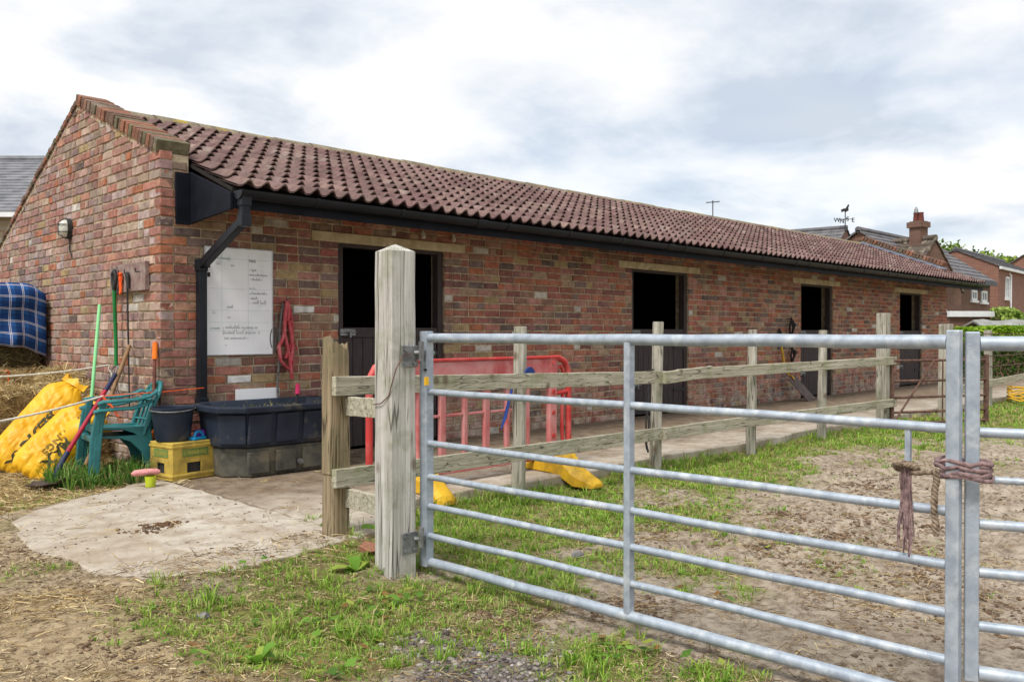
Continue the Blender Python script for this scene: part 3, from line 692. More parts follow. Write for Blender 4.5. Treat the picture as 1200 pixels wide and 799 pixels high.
# small fittings under the eave over the first door
for X in (2.25, 2.62, 3.02):
    MB().tube([(X, -0.04, 2.12), (X, -0.05, 2.07), (X, -0.05, 2.045)], [0.012, 0.022, 0.018], 8).build('cable_insulator', M_ROPEW, STB)
#@@THINGS
# ---------------------------------------------------------------- post and rail fence
FEN = thing('post_and_rail_fence', 'weathered post and rail fence with two rails along the concrete in front of the stables', 'fence', (3.5, FENCE_Y, -0.1))
def fx(px, y=FENCE_Y):
    r_ = (px-600)/1000; dy = y-CAM.y; return dy*(1+r_)/(1-r_)+CAM.x
def round_post(px, top, r=0.05, lean=(0, 0)):
    x = fx(px); pts = [(x-lean[0]*0.3, FENCE_Y-lean[1]*0.3, -0.35)]
    m = 9; rs = []
    for i in range(m):
        t = i/(m-1); pts.append((x+lean[0]*t+random.uniform(-.002,.002), FENCE_Y+lean[1]*t+random.uniform(-.002,.002), -0.1+(top+0.1)*t))
    rs = [r*1.05]+[r*(1.04-0.1*i/(m-1))*random.uniform(.985, 1.02) for i in range(m)]
    pts.append((pts[-1][0], pts[-1][1], top+0.004)); rs.append(r*0.86)
    return MB().tube(pts, rs, 14).build('fence_post', M_WPOST, FEN, smooth=40)
round_post(607, 1.145, .05, (.025, 0)); round_post(768, 1.195, .05, (.04, .0)); round_post(880, 1.13, .048, (.03, 0)); round_post(963, 1.13, .048, (.03, 0))
sp = MB(); sp.bar((fx(1037), FENCE_Y+0.02, -0.4), (fx(1037), FENCE_Y+0.02, 1.355), 0.13, 0.13, (0.1,1,0), 8, 0.003); sp.build('fence_post', M_WPOST, FEN, bevel=0.008)
# rotten end post, split top
ep = Vector((-0.17, -2.72, 0)); pm = MB(); rings = []
prof = [(-0.4, .062, .058), (0.0, .061, .058), (.2, .060, .057), (.33, .060, .057), (.335, .066, .060), (.6, .064, .06), (.85, .062, .058), (.98, .060, .056)]
nn = 20
for z, a, b in prof:
    ring = []
    for k in range(nn):
        t = 2*math.pi*k/nn; cx = math.copysign(abs(math.cos(t))**0.45, math.cos(t)); cy = math.copysign(abs(math.sin(t))**0.45, math.sin(t))
        ring.append((ep.x+a*cx+random.uniform(-.003,.003), ep.y+b*cy+random.uniform(-.003,.003), z))
    rings.append(ring)
last = rings[-1]; top = []
for k, (x, y, z) in enumerate(last):
    u = (x-ep.x)-(y-ep.y); h = 1.03+0.035*math.sin(k*2.3)+random.uniform(-.012, .012)
    if u < -0.045: h = 1.085+random.uniform(-.02, .012)
    top.append((x*0.98+ep.x*0.02, y*0.98+ep.y*0.02, h))
rings.append(top); rings.append([(ep.x+(x-ep.x)*0.45-0.008, ep.y+(y-ep.y)*0.45+0.006, h-0.05+random.uniform(-.02,.015)) for x, y, h in top])
pm.loft(rings); pm.build('end_post', M_WOLD, FEN, smooth=35)['label'] = 'rotten square end post with splintered top'
def rail(a, b, h=0.102, th=0.036, name='rail'):
    return MB().bar(a, b, th, h, (0,0,1), 10, 0.0022).build(name, M_WRAIL, FEN, bevel=0.003)
ry = FENCE_Y-0.07
X770 = fx(768)
rail((-0.235, -2.80, .815), (X770+0.02, ry, .725)); rail((X770-0.03, ry-0.04, .722), (X770+0.72, ry-0.033, .752)); rail((X770+0.25, ry+.004, .735), (fx(1043), ry, .752))
rail((-0.235, -2.80, .315), (X770+0.03, ry, .245)); rail((X770-0.02, ry-0.038, .245), (X770+0.9, ry-0.036, .25)); rail((X770+0.45, ry+.002, .245), (fx(1043), ry, .215))
rail((-0.125, -2.70, .70), (-0.165, -3.36, .715)); rail((-0.125, -2.70, .20), (-0.165, -3.36, .205))

# ---------------------------------------------------------------- gate post and galvanised gates
gpx, gpy = -0.238, -3.345
GPO = thing('gate_post', 'tall pale square timber gate post with pointed top and steel hinge plates', 'post', (gpx, gpy, -0.1))
rot = Matrix.Rotation(R(-5), 4, 'Z')
pb = MB(); rings = []
for i in range(13):
    z = -0.5 + (1.50+0.5)*i/12; a = 0.0745*(1.03-0.03*i/12); ch = 0.010
    ring = [(-a+ch,-a),(a-ch,-a),(a,-a+ch),(a,a-ch),(a-ch,a),(-a+ch,a),(-a,a-ch),(-a,-a+ch)]
    rings.append([Vector((gpx, gpy, 0)) + rot @ Vector((x+random.uniform(-.0015,.0015), y+random.uniform(-.0015,.0015), z)) for x, y in ring])
pb.loft(rings, True, False); n0 = len(pb.v); pb.v.append((gpx, gpy, 1.538)); b0 = n0-8
pb.f += [(b0+k, b0+(k+1) % 8, n0) for k in range(8)]
pb.build('shaft', M_WGATE, GPO)
def hinge_plate(z):
    fy = gpy-0.0775; b = MB(); b.box(gpx-0.022, gpx+0.075, fy-0.009, fy-0.001, z-0.05, z+0.055)
    h = b.build('hinge_plate', M_STEEL, GPO, bevel=0.003)
    for ddx, ddz in ((-0.005,.035),(-0.005,-.033),(.05,-.033)): MB().tube([(gpx+ddx, fy-0.010, z+ddz), (gpx+ddx, fy-0.019, z+ddz)], 0.009, 6).build('bolt', M_STEEL, h)
    g = MB(); g.tube([(gpx+0.05, fy-0.01, z+0.02), (gpx+0.075, fy-0.035, z+0.02), (-0.135, -3.435, z+0.02)], 0.011, 8); g.tube([(gpx+0.072, fy-0.035, z-0.02), (gpx+0.072, fy-0.035, z+0.075)], 0.013, 8); g.build('hinge_pin', M_STEEL, h, smooth=40)
hinge_plate(0.985); hinge_plate(0.075)
wr = MB(); wr.tube([(gpx+0.02, gpy-0.10, 1.0), (gpx-0.02, gpy-0.092, .995), (gpx-0.06, gpy-0.087, .93), (gpx-0.08, gpy-0.08, .86), (gpx-0.084, gpy-0.06, .80), (gpx-0.085, gpy-0.0, .76), (gpx-.08, gpy+.07, .75)], 0.003, 6)
wr.build('tie_wire', M_RUST, GPO)
GZ = [1.075, .811, .556, .39, .246, .10, -.033]
def gate(name, label, A, B, zs, brace=None, ribbed=None):
    A = Vector(A); B = Vector(B); d = (B-A).normalized(); T = thing(name, label, 'gate', (A.x, A.y, zs[-1]), 'galvanised field gates')
    for i, z in enumerate(zs):
        r = 0.0225 if i in (0, len(zs)-1) else 0.0155
        b = MB(); a0 = A + d*0.02; b0 = B - d*0.02
        if ribbed is not None and i == ribbed:
            n = 90; pts = []; rs = []
            for k in range(n*2):
                t = k/(n*2-1); pts.append((a0+(b0-a0)*t) + Vector((0, 0, z))); rs.append(0.013 if k % 2 else 0.010)
            b.tube(pts, rs, 10)
        else: b.tube([(a0+(b0-a0)*t) + Vector((random.uniform(-.0025,.0025), 0, z+random.uniform(-.0025,.0025))) for t in np.linspace(0, 1, 9)], r, 16)
        b.build('bar', M_GALV, T, smooth=40)
    for p in (A, B):
        b = MB(); sw = 0.05 if p is A and brace else 0.039; b.bar(p+Vector((0,0,zs[-1]-0.022)), p+Vector((0,0,zs[0]+0.035)), sw, sw, d); b.build('stile', M_GALV, T, bevel=0.004)
    if brace is not None:
        p = A.lerp(B, brace); b = MB(); b.bar(p+Vector((0,0,zs[-1])), p+Vector((0,0,zs[0])), 0.038, 0.03, d); b.build('brace', M_GALV, T, bevel=0.004)
    return T
G1A, G1B = Vector((-0.105, -3.425, 0)), Vector((-0.012, -5.836, 0))
G1 = gate('field_gate', 'galvanised seven bar field gate hung from the pale square gate post', G1A, G1B, GZ, 0.504)
for z in (1.0, 0.08): MB().tube([(-0.145, -3.437, z), (-0.062, -3.425, z)], 0.013, 8).build('hinge_eye', M_STEEL, G1, smooth=40)
MB().tube([(-0.131, -3.44, .92), (-0.131, -3.455, .92)], 0.006, 8).build('bolt_hole', M_NET, G1)
MB().box(-0.142, -0.122, -3.463, -3.452, .845, .885).build('tag', M_YTAG, G1)['label'] = 'small yellow plastic tag on the hinge stile'
p = G1A.lerp(G1B, 0.945); MB().bar(p+Vector((0.0,0,.556)), p+Vector((0.0,0,.811)), 0.016, 0.016, (0,1,0)).build('latch_bar', M_GALV, G1)
d2 = Vector((.375, -.927, 0)); G2A = Vector((0.040, -5.871, 0))
gate('field_gate', 'galvanised gate at the right edge of the picture tied to its neighbour with rope', G2A, G2A + d2*2.6, [1.07, .80, .655, .52, .37, .205, .06], None, 2)
# rope tying the two gates
def wander(a, b, n, amp, sag=0):
    a = Vector(a); b = Vector(b); out = []
    for i in range(n+1):
        t = i/n; p = a.lerp(b, t); e = 4*t*(1-t)
        out.append(p + Vector((random.uniform(-amp, amp), random.uniform(-amp, amp), random.uniform(-amp, amp)*0.7 - sag*e)))
    return out
def braid(b, pts, r, strands=3, turn=9):
    pts = [Vector(p) for p in pts]; m = len(pts)*6
    def at(t):
        u = t*(len(pts)-1); i = min(int(u), len(pts)-2); return pts[i].lerp(pts[i+1], u-i)
    for s in range(strands):
        path = []
        for k in range(m+1):
            t = k/m; p = at(t); d = (at(min(t+.02, 1))-at(max(t-.02, 0))).normalized(); a = d.cross(Vector((.3,.5,.81))).normalized(); c = a.cross(d)
            th = 2*math.pi*(s/strands + t*turn); path.append(p + (a*math.cos(th)+c*math.sin(th))*r*0.6)
        b.tube(path, r*0.62, 6)
RP = thing('tie_rope', 'frayed brown and faded pink rope tying the two steel gates together', 'rope', (0.0, -5.8, 0.4))
pl = G1A.lerp(G1B, 0.945) + Vector((-0.02, 0, .672)); st1 = G1B + Vector((-0.032, 0, 0)); st2 = G2A + Vector((-0.03, -0.02, 0))
b = MB(); braid(b, wander(pl, st1+Vector((-.02, .03, .685)), 5, .004, .008), .007, 3, 5); b.build('lashing', M_ROPEB, RP, smooth=60)
b = MB()
for k in range(4):
    z = .66+.014*k+random.uniform(-.006,.006); c1 = (G1B+G2A)/2
    loop = [c1 + Vector((math.cos(t)*.047+random.uniform(-.005,.005), math.sin(t)*.078+random.uniform(-.005,.005), z+random.uniform(-.007,.007))) for t in np.linspace(0, 2*math.pi, 15)[:-1]]
    b.tube(loop, .0075, 6, closed=True)
b.build('binding', M_ROPEP, RP, smooth=60)
b = MB(); braid(b, wander(st1+Vector((-.02, .035, .69)), st1+Vector((-.022, .035, .49)), 6, .004), .009, 3, 5); b.build('braided_tail', M_ROPEB, RP, smooth=60)
b = MB()
for k in range(26):
    e = random.uniform(.16, .27); b.tube(wander(pl+Vector((random.uniform(-.012,.004), random.uniform(-.014,.014), random.uniform(-.01,.02))), pl+Vector((random.uniform(-.022,.006), random.uniform(-.024,.024), -e)), 5, .004), .0028, 5)
b.build('frayed_tail', M_ROPEP, RP, smooth=60)
b = MB(); braid(b, [pl+Vector((-.012, .028, .018)), pl+Vector((-.02, 0, .022)), pl+Vector((-.012, -.03, .018)), pl+Vector((.015, -.03, .0)), pl+Vector((.015, .03, .0)), pl+Vector((-.012, .028, .018))], .010, 3, 5); b.build('knot', M_ROPEB, RP, smooth=60)

# ---------------------------------------------------------------- red plastic barrier
BY = -1.98; bx0 = 0.60
BAR = thing('safety_barrier', 'red plastic safety barrier with faded top board standing behind the rail fence', 'barrier', (1.6, BY, 0.0))
b = MB(); b.box(bx0+.16, bx0+1.86, BY-.02, BY+.02, .70, .895); TPN = b.build('top_board', M_PINK, BAR, bevel=.012)
MB().bar((bx0+.12, BY, .905), (bx0+1.88, BY, .905), .06, .022).build('top_lip', M_RED, TPN, bevel=.006)
MB().bar((bx0+.12, BY, .695), (bx0+1.88, BY, .695), .05, .02).build('lower_lip', M_RED, TPN, bevel=.006)
for i, ux in enumerate((.16, .40, .62, .84, 1.06, 1.28, 1.50)):
    MB().bar((bx0+ux, BY, .12), (bx0+ux, BY, .69), .055 if i % 2 == 0 else .04, .036, (0,1,0)).build('upright', M_PINK, BAR, bevel=.008)
en = MB(); en.bar((bx0+1.80, BY, .07), (bx0+1.80, BY, .91), .09, .05, (0,1,0)); en.build('end_upright', M_PINK, BAR, bevel=.012)
for z in (.86, .62, .45, .26): MB().tube([(bx0+1.80, BY-.022, z), (bx0+1.80, BY-.03, z)], .02, 10).build('stud', M_RED, BAR, smooth=40)
MB().bar((bx0+.12, BY, .10), (bx0+1.84, BY, .10), .045, .05).build('bottom_rail', M_PINK, BAR, bevel=.008)
for ux in (.51, .73, .95, 1.17, 1.39): MB().bar((bx0+ux-.09, BY, .50), (bx0+ux+.09, BY, .50), .02, .02).build('cross_bar', M_PINK, BAR, bevel=.004)
def strap(pts, wv, name): return MB().tube(pts, wv, 10, flat=1.0).build(name, M_RED, BAR, smooth=50)
def hook(x, sg):
    a = [(x, BY, .895), (x+sg*.06, BY, .895), (x+sg*.13, BY, .865), (x+sg*.17, BY, .80), (x+sg*.18, BY, .72), (x+sg*.18, BY, .30), (x+sg*.18, BY, .20), (x+sg*.15, BY, .13), (x+sg*.09, BY, .095), (x, BY, .09)]
    strap(a, .026, 'end_loop'); strap([(x, BY, .60), (x+sg*.09, BY, .61), (x+sg*.175, BY, .615)], .018, 'loop_tie'); strap([(x+sg*.11, BY, .60), (x+sg*.10, BY, .5), (x+sg*.10, BY, .3), (x+sg*.11, BY, .17)], .016, 'inner_bar'); strap([(x+.02*sg, BY, .80), (x+sg*.08, BY, .83), (x+sg*.16, BY, .70)], .014, 'inner_curve')
hook(bx0+1.83, 1); hook(bx0+.16, -1)
def barrier_foot(x, yo=-.25):
    b = MB(); rings = []
    for y, hw, h in ((-.36, .05, .04), (-.34, .085, .06), (-.18, .10, .135), (-.05, .11, .20), (.05, .11, .20), (.18, .10, .135), (.34, .085, .06), (.36, .05, .04)):
        rings.append([(x-hw, BY+yo+y, .004), (x+hw, BY+yo+y, .004), (x+hw*.92, BY+yo+y, h*.6), (x+hw*.5, BY+yo+y, h), (x-hw*.5, BY+yo+y, h), (x-hw*.92, BY+yo+y, h*.6)])
    rings = [[(px_, py_, pz_ - .085*float(sm(2.22, 2.42, -py_))) for px_, py_, pz_ in rg] for rg in rings]
    b.loft(rings); b.build('foot', M_YFOOT, BAR, bevel=.008)
barrier_foot(bx0+1.66); barrier_foot(bx0+.36, -.02)
# blue scoop and straps hung on the fence
b = MB(); X = fx(607)
b.prism([(.052*math.cos(t), .06*math.sin(t)) for t in np.linspace(0, math.pi, 13)], lambda p: (X+.02+p[0], ry-.035, .80+p[1]), lambda p: (X+.02+p[0], ry-.022, .80+p[1]))
b.tube([(X-.05, ry+.05, .80), (X-.09, ry+.07, .62), (X-.12, ry+.08, .50), (X-.16, ry+.08, .42)], [.012, .022, .026, .01], 8, flat=.4)
bs = MB(); bs.v = list(b.v); bs.f = list(b.f); bs.build('hoof_strap', M_BLUE, smooth=40, label='blue strap hung over the top rail at the first round fence post', cat='strap')
for (dx2, ln, nm) in ((-.05, .62, 'a'), (.10, .50, 'b')):
    b = MB(); b.tube(wander((X770+dx2, ry+.10, .70), (X770+dx2*.9-.02, ry+.11, .70-ln), 9, .012), .010, 6)
    b.tube(wander((X770+dx2+.012, ry+.11, .70), (X770+dx2*.8-.01, ry+.12, .72-ln), 9, .014), .008, 6)
    b.tube([(X770+dx2, ry+.055, .79), (X770+dx2, ry+.10, .78), (X770+dx2, ry+.105, .69)], .008, 6)
    b.build('lead_rope', M_NET, smooth=50, label='black lead rope hung on the fence left of the second round post' if nm == 'a' else 'shorter black lead rope hung on the fence right of the second round post', cat='rope', group='lead ropes on the fence')

# ---------------------------------------------------------------- far rusty gate and the fence beyond
RA, RB = W(1045, 10.85, 0), W(1156, 11.35, 0)
RG = thing('rusty_gate', 'low rusty iron gate with diagonal brace beyond the rail fence', 'gate', (RA.x, RA.y, -0.07))
for z in (.75, .49, .28, .09, -.05): MB().tube([RA+Vector((0,0,z)), RB+Vector((0,0,z))], .016, 8).build('bar', M_RUST, RG, smooth=40)
for p in (RA, RB): MB().bar(p+Vector((0,0,-.08)), p+Vector((0,0,.82)), .045, .045, (RB-RA)).build('stile', M_RUST, RG)
q = RA.lerp(RB, .42); MB().tube([q+Vector((0,-.02,.75)), RA+Vector((0,-.02,-.05))], .013, 6).build('brace', M_RUST, RG); q = RA.lerp(RB, .52); MB().tube([q+Vector((0,-.01,.75)), q+Vector((0,-.01,-.05))], .010, 6).build('upright', M_RUST, RG)
FF = thing('wire_fence', 'post and wire fence with one low rail beyond the rusty gate', 'fence', (12, -2.4, -0.1))
for x, y, tp, wd in ((10.15, -2.5, 1.23, .15), (12.6, -2.35, 1.15, .10), (15.3, -2.3, 1.16, .10), (18.2, -2.3, 1.16, .10)):
    MB().bar((x, y, -.3), (x, y, tp), wd, wd, (0.1,1,0), 4, .004).build('fence_post', M_WPOST, FF, bevel=.006)
MB().bar((11.0, -2.42, .26), (18.3, -2.36, .40), .035, .11, (0,0,1), 6, .003).build('rail', M_WRAIL, FF)
for z in (1.08, .95, .72, .55): MB().tube([(10.15, -2.57, z), (12.6, -2.41, z+.01), (15.3, -2.36, z), (18.2, -2.36, z)], .007, 5).build('wire', M_RUST, FF)
b = MB(); q = Vector((15.3, -2.39, 0)); b.tube([q+Vector((0,-.03,.85)), q+Vector((-.07,-.05,.62)), q+Vector((-.1,-.05,.42)), q+Vector((-.05,-.05,.3))], .05, 8, flat=.35); b.build('feed_sack', M_YTAG, smooth=50, label='yellow plastic strip hung on the far fence post', cat='sack')
b = MB(); q = W(1193, 14.6, -.06)
for k in range(5): b.tube([q+Vector((.15*math.cos(t)+.03*k*.3, .16*math.sin(t), .03+.05*k+.02*math.sin(3*t+k))) for t in np.linspace(0, 2*math.pi, 15)[:-1]], .014, 6, closed=True)
b.build('coiled_hose', M_YFOOT, smooth=50, label='coiled yellow hose on the grass at the foot of the far fence', cat='hose')

# ---------------------------------------------------------------- things on the stable front
WB = thing('whiteboard', 'white dry wipe board with handwritten notes screwed to the front wall', 'board', (.655, -.02, .93))
wx0, wx1, wz0, wz1 = .362, .958, .925, 1.805
MB().box(wx0, wx1, -.022, -.006, wz0, wz1).build('panel', M_WHITE, WB)
for a in ((wx0-.008, wx0, wz0, wz1), (wx1, wx1+.008, wz0, wz1), (wx0-.008, wx1+.008, wz0-.008, wz0), (wx0-.008, wx1+.008, wz1, wz1+.008)): MB().box(a[0], a[1], -.026, -.006, a[2], a[3]).build('edge_trim', M_ALU, WB)
def flatstroke(b, pts, wd, y):
    pts = [Vector(p) for p in pts]
    for i in range(len(pts)-1):
        d = pts[i+1]-pts[i]
        if d.length < 1e-6: continue
        n = Vector((-d.y, d.x)).normalized()*wd/2; e = d.normalized()*wd*.3
        q = [pts[i]-n-e, pts[i+1]-n+e, pts[i+1]+n+e, pts[i]+n-e]
        b.add([(v_.x, y, v_.y) for v_ in q], [(0,1,2,3)])
def scrawl(b, x, z, wd, h, y=-.0235, pw=.0013):
    pts = []; u = x
    while u < x+wd:
        k = random.random()
        if k < .12: flatstroke(b, pts, pw, y) if len(pts) > 1 else None; pts = []; u += h*.5; continue
        hh = h*(1.7 if random.random() < .15 else random.uniform(.6, 1.0)); dn = -h*.5 if random.random() < .08 else 0
        pts += [(u, z+dn), (u+h*.12, z+hh), (u+h*.34, z+hh*.85), (u+h*.36, z+h*.12)]; u += h*random.uniform(.42, .62)
    if len(pts) > 1: flatstroke(b, pts, pw, y)
def font_mesh(body, size, bold=0.0):
    cu = bpy.data.curves.new('t', 'FONT'); cu.body = body; cu.size = size; cu.resolution_u = 3; cu.offset = bold; o = bpy.data.objects.new('t', cu); COL.objects.link(o)
    dg = bpy.context.evaluated_depsgraph_get(); me = bpy.data.meshes.new_from_object(o.evaluated_get(dg))
    v = [tuple(q.co) for q in me.vertices]; f = [tuple(q.vertices) for q in me.polygons]
    bpy.data.objects.remove(o); bpy.data.curves.remove(cu); bpy.data.meshes.remove(me); return v, f
b = MB()
for (x, z, wd, h) in ((.745,1.702,.055,.022),(.75,1.628,.06,.017),(.745,1.588,.17,.014),(.75,1.548,.11,.015),(.745,1.472,.05,.018),(.745,1.43,.165,.014),(.755,1.388,.06,.016),(.745,1.35,.15,.018),(.545,1.312,.05,.014),(.55,1.225,.02,.016),(.51,1.138,.32,.020),(.505,1.095,.34,.020),(.51,1.05,.22,.020),(.45,1.665,.04,.02),(.58,1.66,.03,.008),(.42,1.26,.03,.025),(.53,.998,.008,.01)): scrawl(b, x, z, wd, h)
v, f = font_mesh('No2', .035); b.add([(.742+x, -.0237, 1.70+y) for x, y, z in v], f)
b.build('handwriting', M_PEN, WB, kind='stuff')
b = MB()
for z in (1.47, 1.29, 1.19, 1.12, 1.72): flatstroke(b, [(wx0+.03, z), (wx1-.02, z+.002)], .0018, -.0226)
for x in (.735, .50): flatstroke(b, [(x, 1.12), (x+.002, 1.76)], .0018, -.0228)
scrawl(b, .40, 1.135, .08, .014, -.0234, .002); scrawl(b, .47, 1.71, .1, .02, -.0234, .002); b.build('ruled_lines', M_TEAL, WB, kind='stuff')
for z in (1.655, 1.58): MB().box(wx0+.012, wx0+.034, -.034, -.0225, z-.018, z+.018).build('magnet_clip', M_NET, WB, bevel=.003)

HX = 1.085
HL = thing('head_collar', 'red webbing head collar hanging from a wall hook beside the whiteboard', 'head collar', (HX, -.03, .75))
MB().tube([(HX, 0, 1.375), (HX, -.05, 1.37), (HX, -.055, 1.40)], .008, 8).build('hook', M_NET, HL)
def web(pts, w_=.026): return MB().tube(pts, w_, 8, flat=.45).build('strap', M_HALTER, HL, smooth=60)
web([(HX, -.05, 1.385), (HX+.03, -.05, 1.30), (HX+.045, -.045, 1.10), (HX+.06, -.04, .92), (HX+.05, -.04, .80)]); web([(HX, -.055, 1.385), (HX-.02, -.055, 1.25), (HX-.025, -.05, 1.10), (HX-.05, -.045, 1.03), (HX-.075, -.045, .99), (HX-.06, -.045, .86), (HX+.04, -.045, .765)])
web([(HX+.01, -.06, 1.36), (HX+.005, -.06, 1.22), (HX+.03, -.06, 1.12), (HX+.05, -.06, .98), (HX+.025, -.06, .84), (HX+.05, -.05, .70)]); web([(HX-.02, -.06, 1.22), (HX+.04, -.062, 1.19)])
web([(HX+.015, -.04, 1.37), (HX+.055, -.035, 1.2), (HX+.06, -.035, 1.05), (HX+.02, -.035, .95), (HX-.01, -.035, .88)]); web([(HX-.03, -.05, 1.12), (HX, -.05, 1.0), (HX+.03, -.05, .86)]); web([(HX+.07, -.05, 1.0), (HX+.10, -.05, .975), (HX+.09, -.05, .95)], .012)
MB().tube([(HX+.02+.014*math.cos(t), -.068, 1.21+.014*math.sin(t)) for t in np.linspace(0, 2*math.pi, 11)[:-1]], .004, 6, closed=True).build('ring', M_NET, HL)
b = MB(); braid(b, [(HX-.02, -.03, 1.36), (HX-.045, -.03, 1.25), (HX-.06, -.03, 1.1), (HX-.055, -.03, .95), (HX-.075, -.03, .75), (HX-.085, -.04, .60), (HX-.08, -.05, .50)], .011, 3, 12); b.build('lead_rope', M_GREYROPE, smooth=60, label='grey lead rope hanging behind the red head collar', cat='rope')
b = MB(); b.tube([(HX-.10+.045*math.cos(t), -.02, 1.055+.10*math.sin(t)) for t in np.linspace(0, 2*math.pi, 25)[:-1]], .006, 6, closed=True)
for k in range(-3, 4):
    u = k/4*.045; hh = .10*math.sqrt(1-(u/.045)**2); b.tube([(HX-.10+u, -.02, 1.055-hh), (HX-.10+u, -.02, 1.055+hh)], .0022, 4)
for k in range(-5, 6):
    u = k/6*.10; hh = .045*math.sqrt(1-(u/.10)**2); b.tube([(HX-.10-hh, -.02, 1.055+u), (HX-.10+hh, -.02, 1.055+u)], .0022, 4)
b.tube([(HX-.10, -.02, 1.155), (HX-.085, -.025, 1.26)], .006, 6); b.build('fly_mask', M_GREYROPE, smooth=60, label='small grey oval mesh hung against the lower right corner of the whiteboard', cat='mesh')

# ---------------------------------------------------------------- water trough, crate, bucket
TX0, TX1, TY0, TY1 = .16, 1.40, -.80, -.12
TR = thing('plastic_trough', 'deep black plastic trough with stepped muddy base under the whiteboard', 'trough', ((TX0+TX1)/2, (TY0+TY1)/2, 0))
def cham(ins, z, ch=.16):
    x0, x1, y0, y1 = TX0+ins, TX1-ins, TY0+ins, TY1-ins; c = ch
    return [(x0+c, y0, z), (x1-c, y0, z), (x1, y0+c, z), (x1, y1-c, z), (x1-c, y1, z), (x0+c, y1, z), (x0, y1-c, z), (x0, y0+c, z)]
b = MB(); b.loft([cham(.065, .002), cham(.05, .225)]); b.build('base', M_TUBLOW, TR, bevel=.012)
b = MB(); b.loft([cham(.055, .226), cham(.03, .24), cham(.012, .495), cham(-.03, .50), cham(-.034, .545), cham(.012, .548), cham(.03, .50), cham(.06, .40)], True, True); b.build('tub', M_TUB, TR, bevel=.008)
for k in range(4):
    x0 = TX0+.17+k*.235; b = MB(); b.add([(x0, TY0+.012, .26), (x0+.19, TY0+.012, .26), (x0+.19, TY0-.008, .485), (x0, TY0-.008, .485), (x0, TY0+.05, .245), (x0+.19, TY0+.05, .245), (x0+.19, TY0+.05, .49), (x0, TY0+.05, .49)], [(0,1,2,3),(4,7,6,5),(0,4,5,1),(1,5,6,2),(2,6,7,3),(3,7,4,0)])
    b.build('side_panel', M_TUB, TR, bevel=.010)
    b = MB(); b.box(x0+.01, x0+.19, TY0+.035, TY0+.06, .03, .20); b.build('base_panel', M_TUBLOW, TR, bevel=.01)
b = MB(); b.add([(TX0+.012, TY0+.17, .26), (TX0+.155, TY0+.025, .26), (TX0+.145, TY0+.01, .485), (TX0-.006, TY0+.16, .485), (TX0+.08, TY0+.22, .25), (TX0+.22, TY0+.08, .25), (TX0+.22, TY0+.08, .49), (TX0+.08, TY0+.22, .49)], [(0,1,2,3),(4,7,6,5),(0,4,5,1),(1,5,6,2),(2,6,7,3),(3,7,4,0)]); b.build('corner_panel', M_TUB, TR, bevel=.008)
MB().tube([(TX0+.62, TY0+.04, .09), (TX0+.62, TY0+.012, .09)], .022, 10).build('drain_plug', M_STEEL, TR)
def strands(n, box, ln, wd, pal, seed, flatness=0.0):
    r = np.random.default_rng(seed); x0, x1, y0, y1, z0, z1 = box
    p = np.c_[r.uniform(x0, x1, n), r.uniform(y0, y1, n), r.uniform(z0, z1, n)]
    d = r.normal(size=(n, 3)); d[:, 2] *= (1-flatness); d /= np.linalg.norm(d, axis=1)[:, None]
    return strand_mesh(p, d, r.uniform(*ln, n), wd, pal, r)
def strand_mesh(p, d, ln, wd, pal, r):
    n = len(p); u = np.cross(d, r.normal(size=(n, 3))); u /= np.linalg.norm(u, axis=1)[:, None]+1e-9
    bend = np.cross(d, u)*(ln*r.uniform(-.22, .22, n))[:, None]
    a = p-d*(ln/2)[:, None]; c = p+d*(ln/2)[:, None]; m_ = p+bend; hw = u*(wd*r.uniform(.6, 1.3, n))[:, None]/2
    V = np.stack([a-hw, a+hw, m_+hw, m_-hw, c+hw, c-hw], 1).reshape(-1, 3); k = np.arange(n)[:, None]*6
    F = np.concatenate([k+np.array([0,1,2,3]), k+np.array([3,2,4,5])], 0)
    cols = np.array(pal)[r.integers(0, len(pal), n)]*r.uniform(.7, 1.25, n)[:, None]; return V, F, np.repeat(cols, 6, 0)
STRAW = [C(204,182,132), C(184,158,108), C(214,198,154), C(164,138,92), C(194,174,130), C(146,122,82)]
HAY = [C(126,118,80), C(104,98,64), C(148,138,98), C(84,80,52), C(164,152,112)]
GHAY = [C(112,118,70), C(92,96,56), C(138,134,92), C(150,140,98)]
V, F, cc = strands(900, (TX0+.10, TX1-.10, TY0+.09, TY1-.09, .40, .50), (.05, .14), .006, GHAY, 5, .5); npmesh('hay_feed', V, F, M_STRAND, TR, cc, 'stuff')
b = MB(); b.tube([(1.02, -.30, .42), (1.04, -.29, .52), (1.045, -.29, .60)], .012, 8); BR = b.build('grooming_brush', M_NET, smooth=50, label='small brush with pink handle standing in the black trough', cat='brush')
MB().tube([(1.045, -.29, .585), (1.05, -.288, .67)], [.02, .018], 10).build('handle', M_MAG, BR, smooth=50)
MB().box(.62, 1.02, -.035, -.012, .52, .63).build('spare_board', M_WHITE, label='white board offcut resting behind the black trough', cat='board')

